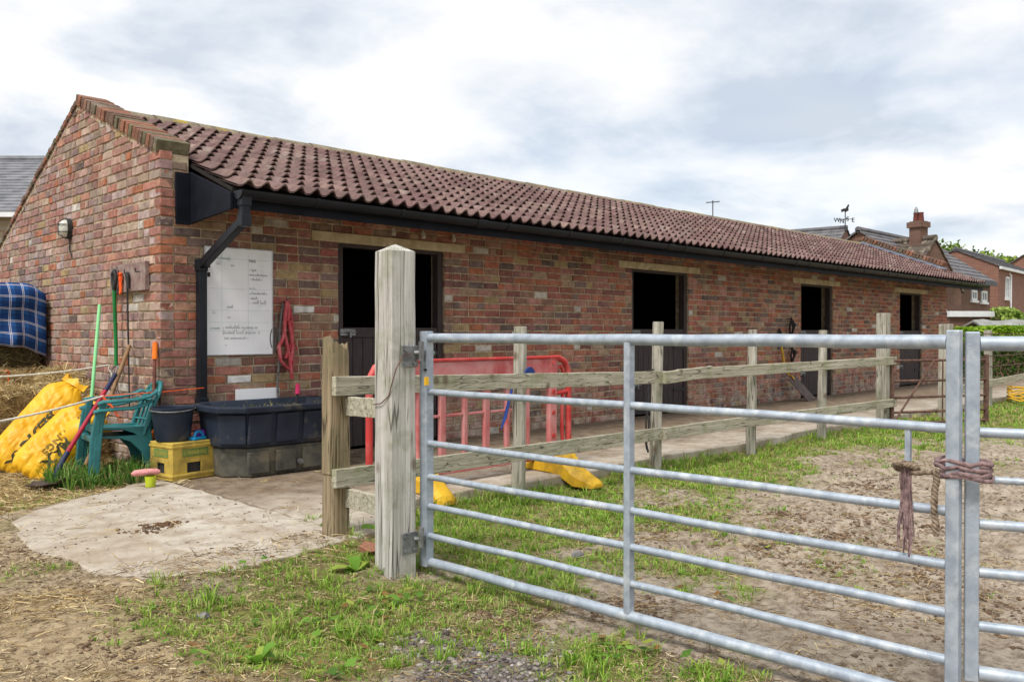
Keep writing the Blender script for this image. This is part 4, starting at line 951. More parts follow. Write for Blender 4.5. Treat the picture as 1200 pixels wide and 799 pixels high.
CRX, CRY = -.105, -.50
CT = thing('bottle_crate', 'yellow plastic bottle crate with green name panels, upside down under the black bucket', 'crate', (CRX, CRY, 0))
RC = Matrix.Translation((CRX, CRY, 0)) @ Matrix.Rotation(R(9), 4, 'Z')
cx0, cx1, cy0, cy1, ch = -.02, .34, 0, .30, .285
def cb_(b, x0, x1, y0, y1, z0, z1): b.obox(RC @ Matrix.Translation(((x0+x1)/2, (y0+y1)/2, (z0+z1)/2)), x1-x0, y1-y0, z1-z0)
def crate_part(name, lst, m=M_YCRATE, bev=.004):
    for l_ in lst:
        b = MB(); cb_(b, *l_); b.build(name, m, CT, bevel=bev)
crate_part('top_panel', [(cx0, cx1, cy0, cy1, ch-.02, ch)]); crate_part('rim', [(cx0-.008, cx1+.008, cy0-.008, cy1+.008, .03, .05), (cx0-.006, cx1+.006, cy0-.006, cy1+.006, ch-.04, ch-.021)])
def side(axis_):
    out = []
    if axis_ == 'f': L0, L1, mk = cx0, cx1, lambda u0, u1, z0, z1: (u0, u1, cy0, cy0+.012, z0, z1)
    else: L0, L1, mk = cy0, cy1, lambda u0, u1, z0, z1: (cx0, cx0+.012, u0, u1, z0, z1)
    if axis_ == 's': L0 += .0125
    w_ = L1-L0; a, c = L0+w_*.34, L0+w_*.66
    out += [mk(L0, a, .005, ch-.02), mk(c, L1, .005, ch-.02), mk(a, c, .005, .055), mk(a, c, .13, ch-.02)]; return out
crate_part('front_wall', side('f')); crate_part('side_wall', side('s')); crate_part('back_wall', [(cx0, cx1, cy1-.012, cy1, .005, ch-.02), (cx1-.012, cx1, cy0+.013, cy1-.013, .005, ch-.02)]); crate_part('inside', [(cx0+.02, cx1-.02, cy0+.02, cy1-.02, .01, .2)], M_NET)
for fr_, L_ in (('f', (cx0+.08, cx1-.06)), ('s', (cy0+.06, cy1-.06))):
    b = MB(); v = []; f = []; u_ = 0.0; rs = random.Random(3)          # worn raised capitals, no longer readable
    for g_ in range(10):
        if g_ == 1: u_ += .012
        for (du, z0_, z1_) in ((0, 0, .028), (.013, 0 if g_ % 3 else .014, .028 if g_ % 2 else .018)):
            k_ = len(v); v += [(u_+du, z0_, 0), (u_+du+.005, z0_, 0), (u_+du+.005, z1_, 0), (u_+du, z1_, 0)]; f.append((k_, k_+1, k_+2, k_+3))
        zb = rs.choice((.0, .012, .023)); k_ = len(v); v += [(u_+.005, zb, 0), (u_+.013, zb, 0), (u_+.013, zb+.005, 0), (u_+.005, zb+.005, 0)]; f.append((k_, k_+1, k_+2, k_+3)); u_ += .023
    wv = u_
    if fr_ == 'f':
        cb_(b, L_[0], L_[1], cy0-.003, cy0-.0005, .175, .235); sc2 = (L_[1]-L_[0]-.03)/wv; tx = [RC @ Vector((L_[0]+.015+x*sc2, cy0-.0045, .19+y)) for x, y, z in v]
    else:
        cb_(b, cx0-.003, cx0-.0005, L_[0], L_[1], .175, .235); sc2 = (L_[1]-L_[0]-.03)/wv; tx = [RC @ Vector((cx0-.0045, L_[1]-.015-x*sc2, .19+y)) for x, y, z in v]
    pn = b.build('name_panel', M_GPRINT, CT); b = MB(); b.add(tx, f); b.build('lettering', M_YPRINT, pn)
BKX, BKY = Vector(RC @ Vector((.09, .17, 0))).x, Vector(RC @ Vector((.09, .17, 0))).y
BK = thing('bucket', 'round black rubber bucket with wire handle on the yellow crate', 'bucket', (BKX, BKY, ch))
b = MB(); b.lathe([(0, .003), (.118, .003), (.126, .02), (.150, .23), (.160, .235), (.163, .255), (.157, .258), (.148, .25), (.12, .02), (0, .018)], 32, (BKX, BKY, ch)); b.build('shell', M_TUB, BK, smooth=40)
b = MB(); vdir = Vector((-.55, -.83, 0)); sdv = Vector((.83, -.55, 0)); b.tube([Vector((BKX, BKY, ch+.248)) + sdv*.166*math.cos(t) + vdir*.168*math.sin(t) + Vector((0, 0, -.018*math.sin(t))) for t in np.linspace(0, math.pi, 19)], .0045, 6); b.build('handle', M_STEEL, BK, smooth=60)
q = RC @ Vector((.275, .06, ch)); 
b = MB(); b.obox(Matrix.Translation(q+Vector((-.045, -.01, .014))) @ Matrix.Rotation(R(20), 4, 'Z'), .12, .06, .022); b.tube([q+Vector((-.08,-.02,.024)), q+Vector((-.06,-.015,.062)), q+Vector((-.02,-.005,.064)), q+Vector((.005,.0,.026))], .012, 8); b.build('scrub_brush', M_CYAN, smooth=50, bevel=.004, label='blue plastic scrubbing brush on the yellow crate', cat='brush')
b = MB(); b.tube([q+Vector((-.035, .055, .040)), q+Vector((.03, .05, .042)), q+Vector((.075, .045, .043))], [.030, .030, .028], 14); PB = b.build('shampoo_bottle', M_PURP, smooth=50, label='purple bottle lying beside the blue brush on the crate', cat='bottle')
MB().tube([q+Vector((.0755, .045, .043)), q+Vector((.095, .042, .044))], .02, 12).build('cap', M_WHITE, PB, smooth=50)
q = Vector((-.33, -.53, 0)); b = MB(); b.lathe([(0,.001),(.034,.001),(.038,.075),(.034,.075),(.030,.01),(0,.01)], 18, q+Vector((.02,-.03,0))); b.build('lime_tub', M_LIME, smooth=40, label='small lime green tub on the concrete by the crate', cat='tub')
b = MB(); b.tube([q+Vector((-.09, .03, .092)), q+Vector((-.07, .025, .10)), q+Vector((0, 0, .104)), q+Vector((.07, -.02, .102)), q+Vector((.09, -.026, .098))], [.012, .026, .029, .027, .014], 12, flat=.85); b.build('dandy_brush', M_PINKB, smooth=60, label='faded pink brush head lying on the lime green tub', cat='brush')
# ---------------------------------------------------------------- bedding bags
RT = Vector((S2, -S2, 0)); FW_ = Vector((S2, S2, 0)); UP = Vector((0, 0, 1))
def bag(label, c, ax, e2h, Lh, Wh, Th, seed, words):
    a = ax.normalized(); e2 = (e2h - a*e2h.dot(a)).normalized(); n = a.cross(e2); n = n if n.dot(FW_) < 0 else -n
    rs = random.Random(seed); ph = [rs.uniform(0, 6) for _ in range(8)]
    def S(u, v, sd=1):
        wd = Wh*(1-0.30*max(0, (abs(u)-.62)/.38)**2)*(1 if u < .8 else 1-.35*(u-.8)/.2)
        t = Th*(max(0, 1-abs(u)**4))**.55*(max(0, 1-abs(v)**2.6))**.55
        wr = .005*math.sin(v*9+u*5+ph[0]+2*math.sin(u*4+ph[5]))*math.sin(u*6+ph[1]) + .007*math.sin(u*21+v*5+ph[2]) +   .006*noise.noise(Vector((u*3.5+ph[3], v*3.5, seed))) + .003*math.sin(u*38+6*noise.noise(Vector((u*2, v*2.5, seed))))*max(0, noise.noise(Vector((u*2.5, v*3, seed+2)))+.25) + .003*noise.noise(Vector((u*11, v*9+ph[4], seed))) - .007*(1-abs(noise.noise(Vector((u*2.2+ph[6], v*5+u*3, seed+3))))*2.2 if abs(noise.noise(Vector((u*2.2+ph[6], v*5+u*3, seed+3)))) < .45 else 0)**3 - .005*max(0, 1-abs(noise.noise(Vector((u*6+v*4, v*5-u*3, seed+5))))*5)**2
        return c + a*(u*Lh + .012*noise.noise(Vector((v*4, u*3, seed+9)))) + e2*(v*wd) + n*sd*(t + wr*(1-abs(v)**3)*(1-abs(u)**6))
    NU, NV = 64, 44; b = MB()
    for sd in (1, -1):
        vs_ = [S(-1+2*i/NU, -1+2*j/NV, sd) for i in range(NU+1) for j in range(NV+1)]
        b.add(vs_, [(i*(NV+1)+j, i*(NV+1)+j+1, (i+1)*(NV+1)+j+1, (i+1)*(NV+1)+j) for i in range(NU) for j in range(NV)])
    # gathered top
    k = [c + a*(Lh*1.0) + e2*(Wh*.62*math.sin(t)) + n*(.012*math.cos(3*t)) for t in np.linspace(-1.5, 1.5, 9)]
    k2 = [p + a*(.055+.02*math.sin(i*2.1)) + n*(.02*math.sin(i*1.7)) for i, p in enumerate(k)]
    b.loft([[p - n*.008 for p in k] + [p + n*.008 for p in k[::-1]], [p - n*.006 for p in k2] + [p + n*.006 for p in k2[::-1]]])
    T = b.build('bedding_bag', M_BAG, smooth=70, label=label, cat='bag', group='yellow bedding bags', origin=(c.x, c.y, 0.0))
    for body, u0, v0, size, m, st in words:
        vv, ff = font_mesh(body, size, .004 if m is M_INK else .0015); b = MB()
        b.add([S(max(-.95, min(.95, u0 - x/Lh*st)), max(-.95, min(.95, v0 + y/Wh)), 1) + n*.006 for x, y, z in vv], ff); b.build('print', m, T)
ax1 = RT*.46 + UP*.66 + FW_*.55; e2_ = RT*.85 - UP*.55
bag('front yellow bedding bag lettered BEDMAX SHAVINGS leaning behind the red handled shovel', W(71, 6.70, .25), ax1, e2_, .35, .185, .11, 3, [('BEDMAX', .74, .24, .095, M_INK, 1.3), ('SHAVINGS', .72, -.08, .07, M_INK2, 1.3)])
bag('rear yellow bedding bag propped against the straw behind the other bag', W(43, 6.95, .345), RT*.42 + UP*.72 + FW_*.48, e2_, .42, .17, .10, 8, [('BEDMAX', .35, .2, .10, M_INK, 1.3)])
b = MB(); q = Vector((-.42, .42, .28))
b.tube([q+Vector((-.16,.12,-.1)), q+Vector((-.05,.05,.02)), q+Vector((.1,-.02,.07)), q+Vector((.17,-.05,.02))], [.05, .13, .12, .04], 12); b.build('empty_bag', M_BAG, smooth=70, label='crumpled yellow bag wedged behind the green chairs', cat='bag')

# ---------------------------------------------------------------- straw and hay
def bale(name, label, box, m, pal, n, seed, twine=False, rnd=.05):
    x0, x1, y0, y1, z0, z1 = box; b = MB(); rings = []; r = random.Random(seed)
    T = thing(name, label, 'bale', ((x0+x1)/2, (y0+y1)/2, z0))
    K = 9
    for i in range(K+1):
        t = i/K; z = z0+(z1-z0)*t; ins = rnd*(2*abs(t-.5))**4; ring = []
        for (ax_, ay_, bx_, by_) in ((x0,y0,x1,y0),(x1,y0,x1,y1),(x1,y1,x0,y1),(x0,y1,x0,y0)):
            for k in range(7):
                u = k/7; x = ax_+(bx_-ax_)*u; y = ay_+(by_-ay_)*u
                cx_, cy_ = (x0+x1)/2, (y0+y1)/2; x += (cx_-x)*ins*1.2 + r.uniform(-.014,.014); y += (cy_-y)*ins*1.2 + r.uniform(-.014,.014)
                ring.append((x, y, z + r.uniform(-.012,.012)*(0 < i < K)))
        rings.append(ring)
    b.loft(rings); b.build('core', m, T, smooth=60)
    g = np.random.default_rng(seed); P = []
    fs = [('y0', (x1-x0)*(z1-z0)), ('x0', (y1-y0)*(z1-z0)), ('x1', (y1-y0)*(z1-z0)), ('z1', (x1-x0)*(y1-y0))]; tot = sum(a for _, a in fs); D = []
    for f_, ar in fs:
        k = int(n*ar/tot); u = g.uniform(0, 1, k); v_ = g.uniform(0, 1, k); o = g.uniform(-.004, .022, k)
        if f_ == 'y0': p = np.c_[x0+(x1-x0)*u, y0-o, z0+(z1-z0)*v_]
        elif f_ == 'x0': p = np.c_[x0-o, y0+(y1-y0)*u, z0+(z1-z0)*v_]
        elif f_ == 'x1': p = np.c_[x1+o, y0+(y1-y0)*u, z0+(z1-z0)*v_]
        else: p = np.c_[x0+(x1-x0)*u, y0+(y1-y0)*v_, z1+o]
        d = g.normal(size=(k, 3)); ax_ = {'y':1,'x':0,'z':2}[f_[0]]; d[:, ax_] *= .35; P.append(p); D.append(d)
    P = np.concatenate(P); D = np.concatenate(D); D /= np.linalg.norm(D, axis=1)[:, None]
    V, F, cc = strand_mesh(P, D, g.uniform(.05, .17, len(P)), .0055, pal, g); npmesh('loose_stalks', V, F, M_STRAND, T, cc, 'stuff')
    if twine:
        for yy in (.3, .7):
            X = x0+(x1-x0)*yy; MB().tube([(X, y0-.02, z0+.02), (X, y0-.022, (z0+z1)/2), (X, y0-.015, z1+.004), (X, (y0+y1)/2, z1+.012), (X, y1, z1+.005)], .006, 6).build('twine', M_ORTW, T)
    return T
bale('straw_bale', 'loose golden straw bale nearest the yellow bags at the left edge', (-1.35, -.46, 1.55, 2.3, -.02, .60), M_STRAWC, STRAW, 5200, 21, False, .10)
bale('straw_bale', 'flat straw bale with orange twine under the dark hay against the gable wall', (-1.25, -.06, 2.55, 3.5, -.02, .735), M_STRAWC, STRAW, 4200, 22, True, .05)
bale('hay_bale', 'dark greenish hay bale lying under the blue tartan blanket', (-1.3, -.10, 2.72, 3.6, .75, 1.26), M_HAYC, HAY, 3800, 23, False, .10)
# loose straw heaped against the gable
def heap(name, label, cx_, cy_, rx, ry_, h, n, seed):
    g = np.random.default_rng(seed); T = thing(name, label, 'straw', (cx_, cy_, -.02)); K = 22; vs_ = []
    hz = lambda x, y: h*max(0, 1-((x-cx_)/rx)**2-((y-cy_)/ry_)**2)**.8 - .02
    b = MB()
    for i in range(K+1):
        for j in range(K+1):
            x = cx_+rx*(-1+2*i/K); y = cy_+ry_*(-1+2*j/K); x = min(x, -.02); vs_.append((x, y, hz(x, y)-.02+(noise.noise(Vector((x*7, y*7, 3)))*.05 if hz(x, y) > 0 else -.03)))
    b.add(vs_, [(i*(K+1)+j, i*(K+1)+j+1, (i+1)*(K+1)+j+1, (i+1)*(K+1)+j) for i in range(K) for j in range(K)]); b.build('core', M_STRAWC, T, smooth=180)
    p = np.c_[g.uniform(cx_-rx, min(cx_+rx, -.02), n), g.uniform(cy_-ry_, cy_+ry_, n), np.zeros(n)]
    p[:, 2] = [hz(x, y)+.012 for x, y in p[:, :2]]; p = p[p[:, 2] > .005]; d = g.normal(size=(len(p), 3)); d[:, 2] *= .5; d /= np.linalg.norm(d, axis=1)[:, None]
    V, F, cc = strand_mesh(p, d, g.uniform(.06, .2, len(p)), .0055, STRAW, g); npmesh('loose_stalks', V, F, M_STRAND, T, cc, 'stuff')
heap('straw_heap', 'loose straw heaped against the gable wall behind the yellow bags', -.16, 1.85, .42, .95, .78, 4200, 31)

# blanket
def blanket():
    m, t, p = newmat('tartan'); uv = N(t, 'ShaderNodeUVMap'); s = t.nodes.new('ShaderNodeSeparateXYZ'); t.links.new(uv.outputs[0], s.inputs[0])
    def stripe(sock, period, lo, hi):
        md = N(t, 'ShaderNodeMath', operation='FRACT'); dv = N(t, 'ShaderNodeMath', operation='DIVIDE', inp={1: period}); t.links.new(sock, dv.inputs[0]); t.links.new(dv.outputs[0], md.inputs[0])
        a = N(t, 'ShaderNodeMath', operation='GREATER_THAN', inp={1: lo}); c = N(t, 'ShaderNodeMath', operation='LESS_THAN', inp={1: hi}); t.links.new(md.outputs[0], a.inputs[0]); t.links.new(md.outputs[0], c.inputs[0])
        k = N(t, 'ShaderNodeMath', operation='MULTIPLY'); t.links.new(a.outputs[0], k.inputs[0]); t.links.new(c.outputs[0], k.inputs[1]); return k.outputs[0]
    def half(x): 
        k = N(t, 'ShaderNodeMath', operation='MULTIPLY', inp={1: .55}); t.links.new(x, k.inputs[0]); return k.outputs[0]
    base = mixc(t, half(stripe(s.outputs[0], .12, .0, .48)), C(44,88,146), C(22,38,78)); base = mixc(t, half(stripe(s.outputs[1], .12, .0, .48)), base, C(20,42,90))
    for so in (0, 1):
        for lo, hi in ((.52, .56), (.62, .66)): base = mixc(t, half(stripe(s.outputs[so], .12, lo, hi)), base, C(232,224,220))
    base = mixc(t, half(stripe(s.outputs[1], .12, .57, .61)), base, C(60,40,60))
    t.links.new(base, p.inputs['Base Color']); p.inputs['Roughness'].default_value = .9; p.inputs['Specular IOR Level'].default_value = .1
    bump(t, p, noise_n(t, coords(t), 260, 2), .25, .004)
    x0, x1, y0, y1, zt = -1.38, -.05, 2.64, 3.7, 1.60; NX, NT = 54, 46; vs_ = []; uvs = []
    drop = .46; tl = (y1-y0)+drop+.12
    for i in range(NX+1):
        for j in range(NT+1):
            u = i/NX; tt = j/NT*tl; x = x0+(x1-x0)*u; top = y1-y0
            bulge = .05*math.sin(u*math.pi)
            if tt < top-.10: y = y1-tt; z = zt
            elif tt < top+.06: a = (tt-top+.10)/.16*math.pi/2; y = y0+.10-.10*math.sin(a); z = zt-.10+.10*math.cos(a)
            else: y = y0-.01; z = zt-.10-(tt-top-.06)
            rx_ = max(0, (u-.86)/.14); z -= .10*rx_**2*(1 if tt < top else .45)
            f_ = max(0, (tt-top)/drop); y += -.028*f_*(math.sin(x*17+1)+.6*math.sin(x*31))*.8 - bulge*.3 + .05*noise.noise(Vector((x*4, z*5, 2))); z += .02*noise.noise(Vector((x*3, y*3, 7)))+ (.035*noise.noise(Vector((x*5, 0, 11))) - .05*sm(.75, 1, u))*f_
            vs_.append((x, y, z)); uvs.append((u*(x1-x0)+.03, tt))
    fs = [(i*(NT+1)+j, i*(NT+1)+j+1, (i+1)*(NT+1)+j+1, (i+1)*(NT+1)+j) for i in range(NX) for j in range(NT)]
    b = MB(); b.add(vs_, fs); o = b.build('tartan_blanket', m, smooth=180, label='blue tartan blanket draped over the hay at the left edge', cat='blanket')
    ul = o.data.uv_layers.new(name='uv')
    for lp in o.data.loops: ul.data[lp.index].uv = uvs[lp.vertex_index]
    so = o.modifiers.new('thickness', 'SOLIDIFY'); so.thickness = .012
blanket()
MB().box(-1.25, -.14, 2.78, 3.55, 1.27, 1.545).build('hay_bale', M_HAYC, bevel=.04, label='hay bale wholly wrapped by the blue tartan blanket', cat='bale')

# ---------------------------------------------------------------- stacked garden chairs (local: front +x, seat width along y)
def chair(name, label, M):
    T = thing(name, label, 'chair', M.translation, 'stacked green garden chairs')
    def bl(b, nm, bev=0, sm_=None): 
        b.v = [tuple(M @ Vector(q)) for q in b.v]; return b.build(nm, M_CHAIR, T, bevel=bev, smooth=sm_)
    def plate(f, nu, nv, th):
        b = MB(); rings = []
        top = [f(i/nu, j/nv) for i in range(nu+1) for j in range(nv+1)]; k = len(top)
        bot = [(x, y, z-th) for x, y, z in top]; fs = []
        for i in range(nu):
            for j in range(nv):
                a = i*(nv+1)+j; q = (a, a+1, a+nv+2, a+nv+1); fs.append(q); fs.append(tuple(k+t for t in q[::-1]))
        for j in range(nv): fs.append((j+1, j, k+j, k+j+1)); a = nu*(nv+1)+j; fs.append((a, a+1, k+a+1, k+a))
        for i in range(nu): a = i*(nv+1); fs.append((a, a+nv+1, k+a+nv+1, k+a)); a += nv; fs.append((a+nv+1, a, k+a, k+a+nv+1))
        return b.add(top+bot, fs)
    bl(plate(lambda u, v: (.22-.44*u, (-.22+.44*v)*(1-.06*u), .425+.012*math.cos((v-.5)*5)*-1-.03*u-.035*max(0, .12-u)*6*(.12-u if u < .12 else 0)), 10, 10, .02), 'seat', 0, 60)
    bl(MB().box(.195, .225, -.215, .215, .37, .425), 'front_apron', .008)
    for sy in (-1, 1):
        b = MB(); b.loft([[(x0, sy*y0, z) , (x1, sy*y0, z), (x1, sy*(y0-.045), z), (x0, sy*(y0-.045), z)] for z, x0, x1, y0 in ((0, .215, .275, .275), (.2, .20, .262, .265), (.40, .18, .25, .255), (.66, .15, .205, .268))]); bl(b, 'front_leg', .008)
        b = MB(); b.loft([[(x0, sy*y0, z) , (x1, sy*y0, z), (x1, sy*(y0-.05), z), (x0, sy*(y0-.05), z)] for z, x0, x1, y0 in ((0, -.305, -.255, .235), (.12, -.29, -.235, .232), (.26, -.265, -.19, .228), (.36, -.25, -.10, .225), (.42, -.24, .05, .222))]); bl(b, 'rear_leg', .008)
        b = MB(); b.loft([[(x, sy*(y0-.03), z-.016), (x, sy*(y0+.03), z-.016), (x, sy*(y0+.033), z), (x, sy*(y0+.015), z+.014), (x, sy*(y0-.015), z+.014), (x, sy*(y0-.033), z)] for x, y0, z in ((.225, .262, .655), (.18, .265, .668), (.05, .268, .672), (-.10, .262, .675), (-.22, .245, .70), (-.29, .22, .735))]); bl(b, 'armrest', .004, 50)
    # back: curved frame with slots
    def bp(v, h):                                   # v across -1..1, h 0..1
        return Vector((-.215-.12*h-.045*(1-v*v), .215*v*(1-.10*h*h), .42+.38*h-(.05*v**4 if h > .8 else 0)))
    b = MB(); b.tube([bp(-1, 0), bp(-1, .3), bp(-1, .6), bp(-.98, .85), bp(-.85, .97), bp(-.5, 1.02), bp(0, 1.035), bp(.5, 1.02), bp(.85, .97), bp(.98, .85), bp(1, .6), bp(1, .3), bp(1, 0)], .024, 10, flat=.8); bl(b, 'back_frame', 0, 60)
    for v in (-.66, -.33, 0, .33, .66):
        b = MB(); b.tube([bp(v, h) for h in (-.02, .25, .5, .75, 1.0)], [.022, .02, .018, .02, .022], 8, flat=.45); bl(b, 'back_slat', 0, 60)
    for h in (.12, .80):
        b = MB(); b.tube([bp(v, h) for v in np.linspace(-1, 1, 9)], .026, 8, flat=.5); bl(b, 'back_rail', 0, 60)
cyaw = math.atan2(.10, -.99)
CM = Matrix.Translation((-.345, .06, -.015)) @ Matrix.Rotation(cyaw, 4, 'Z') @ Matrix.Scale(.82, 4)
chair('garden_chair', 'lower of the two stacked green plastic garden chairs by the wall corner', CM)
chair('garden_chair', 'upper green plastic garden chair stacked on the other one', CM @ Matrix.Translation((-.035, 0, .075)))

# ---------------------------------------------------------------- yard tools at the gable
b = MB(); b.tube([Gp(99, 556, 0) + Vector((0, 0, .0)), W(117, 6.9, Hz(357, 6.9))], .0135, 12); o = b.build('broom_handle', M_MINT, smooth=50, label='pale mint green pole leaning in front of the chairs', cat='pole')
a, c = W(70, 6.2, .15), W(135, 6.85, .77)
T = thing('red_shovel', 'shovel with red shaft and dark grip lying against the yellow bags', 'shovel', (-.68, .25, 0))
MB().tube([a.lerp(c, .0), a.lerp(c, .8)], .017, 12).build('shaft', M_REDP, T, smooth=50); MB().tube([a.lerp(c, .80), c], .019, 12).build('grip', M_NAVY, T, smooth=50)
MB().tube([a+Vector((-.03, -.03, -.14)), a+Vector((-.035, -.035, -.06)), a+Vector((-.01, -.01, -.015)), a.lerp(c, .12)], [.016, .02, .02, .019], 12).build('socket', M_NAVY, T, smooth=50)
b = MB(); q = Gp(58, 571, 0.0); rings = []
for u, hw, z in ((-.17, .05, .012), (-.14, .12, .008), (-.02, .13, .01), (.10, .12, .03), (.14, .03, .055)):
    ctr = q + RT*u*.9 + Vector((0, 0, z)); sv = FW_*.8
    rings.append([ctr-sv*hw+UP*.016, ctr-sv*hw*.4+UP*.0, ctr+sv*hw*.4, ctr+sv*hw+UP*.016, ctr+sv*hw+UP*.022, ctr+sv*hw*.4+UP*.008, ctr-sv*hw*.4+UP*.008, ctr-sv*hw+UP*.022])
b.loft(rings); b.build('blade', M_BLADE, T, smooth=50)
b = MB(); b.tube([Vector((-.52, .22, 0)), Vector((-.05, .50, 1.0))], .0165, 10); b.build('wooden_handle', M_HAND, smooth=50, label='bare wooden tool handle leaning on the gable between the shovel and the chairs', cat='handle')
GF = thing('manure_fork', 'green handled manure fork hanging by its black grip from the wall board', 'fork', (-.07, .77, .55))
MB().tube([(-.07, .775, 1.50), (-.065, .772, 1.2), (-.06, .765, 1.0), (-.07, .74, .83)], .0155, 12).build('shaft', M_GREENP, GF, smooth=50)
b = MB(); b.tube([(-.07, .775, 1.47), (-.07, .80, 1.53), (-.07, .81, 1.60), (-.07, .77, 1.625), (-.07, .735, 1.60), (-.07, .745, 1.53), (-.07, .775, 1.47)], [.018, .016, .016, .019, .016, .016, .018], 10); b.build('grip', M_NET, GF, smooth=50)
MB().tube([(-.07, .65, .80), (-.07, .74, .825), (-.07, .83, .80)], .009, 8).build('cross_bar', M_STEEL, GF)
for k in range(4):
    y = .66+.055*k; MB().tube([(-.07, y, .80), (-.095, y, .72), (-.085, y, .62), (-.05, y, .55)], [.006, .006, .005, .002], 6).build('tine', M_STEEL, GF, smooth=60)
HB = thing('hook_board', 'old reddish board screwed to the gable with yard tools hung on it', 'board', (-.02, .57, 1.44))
b = MB(); b.bar((-.022, .20, 1.565), (-.022, .96, 1.555), .04, .235, (0,0,1), 6, .003); b.build('plank', M_WBOARD, HB, bevel=.004)
for y in (.30, .53, .655, .77): MB().tube([(-.03, y, 1.60), (-.075, y, 1.595), (-.08, y, 1.625)], .006, 6).build('hook', M_NET, HB)
b = MB()
for k in range(22): b.tube(wander((-.062, .655+random.uniform(-.02,.02), 1.60), (-.062, .655+random.uniform(-.012,.012), 1.45+random.uniform(-.03,.03)), 4, .008), .0045, 5)
b.tube([(-.065, .635, 1.59), (-.07, .66, 1.605), (-.065, .68, 1.59)], .012, 6); b.build('twine_hank', M_ORTW, smooth=60, label='hank of bright orange baler twine on the wall board', cat='twine')
b = MB(); b.tube([(-.06, .525, 1.60), (-.055, .528, 1.50), (-.04, .53, .47)], [.016, .008, .0055], 8); b.tube([(-.06, .52, 1.60), (-.06, .50, 1.57), (-.06, .50, 1.47)], .014, 8); b.build('iron_rod', M_NET, smooth=50, label='thin dark iron rod hanging down the gable from the board', cat='rod')
T = thing('corner_scraper', 'brown pole with orange grip standing against the stable corner', 'scraper', (-.045, -.01, 0))
MB().tube([(-.10, -.08, 0.0), (-.035, .03, .90)], .014, 10).build('shaft', M_BROWNP, T, smooth=50); MB().tube([(-.0352, .0295, .896), (-.026, .044, 1.03)], [.021, .019], 12).build('grip', M_ORANGE, T, smooth=50)
T = thing('hand_tool', 'short pole with orange and teal handle leaning behind the chairs', 'tool', (-.14, -.10, 0))
MB().tube([(-.16, -.16, 0), (-.10, -.05, .31)], .018, 10).build('shaft', M_BROWNP, T, smooth=50); b = MB(); b.tube([(-.13, -.12, .26), (-.10, -.07, .32), (-.08, -.10, .36)], [.016, .026, .014], 10); b.build('grip', M_ORANGE, T, smooth=50); MB().tube([(-.10, -.07, .345), (-.09, -.05, .41)], .014, 8).build('collar', M_CHAIR, T, smooth=50)
# rope lines
b = MB(); b.tube([Vector((-.11, .80, .83)).lerp(W(-140, 6.0, .80), t) + Vector((0, 0, -.05*4*t*(1-t))) for t in np.linspace(0, 1, 14)], .008, 8); b.tube(wander((-.11, .80, .83), (-.09, .76, .70), 4, .01), .007, 6); b.build('tape_line', M_ROPEW, smooth=60, label='upper white rope line strung across in front of the straw bales', cat='rope')
k0 = Vector((-.40, .10, .62)); k1 = W(-140, 5.3, Hz(513, 5.3))
b = MB(); b.tube([k0.lerp(k1, t) + Vector((0, 0, -.04*4*t*(1-t))) for t in np.linspace(0, 1, 14)], .008, 8); b.build('tape_line', M_ROPEW, smooth=60, label='lower white rope line running to the green chairs', cat='rope')
b = MB(); b.tube([k0, Vector((-.3, -.1, .64)), Vector((-.05, -.12, .645)), Vector((.31, -.092, .66))], .0035, 6); b.tube(wander(k0, k0+Vector((.10,-.06,-.16)), 4, .008), .006, 6); b.tube(wander(k0, k0+Vector((.06,-.05,-.10)), 4, .01), .007, 6)
b.build('orange_twine', M_ORTW, smooth=60, label='orange twine knotted from the white rope across to the downpipe', cat='twine')
# bulkhead lamp
LP = thing('bulkhead_lamp', 'small oval bulkhead lamp with wire guard high on the gable', 'lamp', (-.01, 2.07, 2.0))
def oval(x, ry_, rz, n=20): return [(x, 2.07+ry_*math.cos(t), 2.10+rz*math.sin(t)) for t in np.linspace(0, 2*math.pi, n+1)[:-1]]
MB().loft([oval(-.003, .065, .10), oval(-.04, .062, .097)]).build('base', M_NET, LP, smooth=40)
MB().loft([oval(-.0405, .050, .084), oval(-.075, .044, .076), oval(-.10, .022, .05)]).build('glass', simple('lamp_glass', C(206,206,196), .25, C(186,188,176), 9, bstr=0), LP, smooth=70)
for zz_ in (-.035, .035): MB().tube([(-.04, 2.07-.06, 2.10+zz_), (-.105, 2.07-.03, 2.10+zz_), (-.105, 2.07+.03, 2.10+zz_), (-.04, 2.07+.06, 2.10+zz_)], .004, 6).build('guard', M_NET, LP)
MB().tube([(-.04, 2.07, 2.0), (-.11, 2.07, 2.04), (-.11, 2.07, 2.16), (-.04, 2.07, 2.2)], .004, 6).build('guard', M_NET, LP)
MB().tube([(-.012, 2.05, 2.0), (-.012, 2.06, 1.9), (-.012, 2.0, 1.82)], .006, 6).build('cable', M_NET, LP)
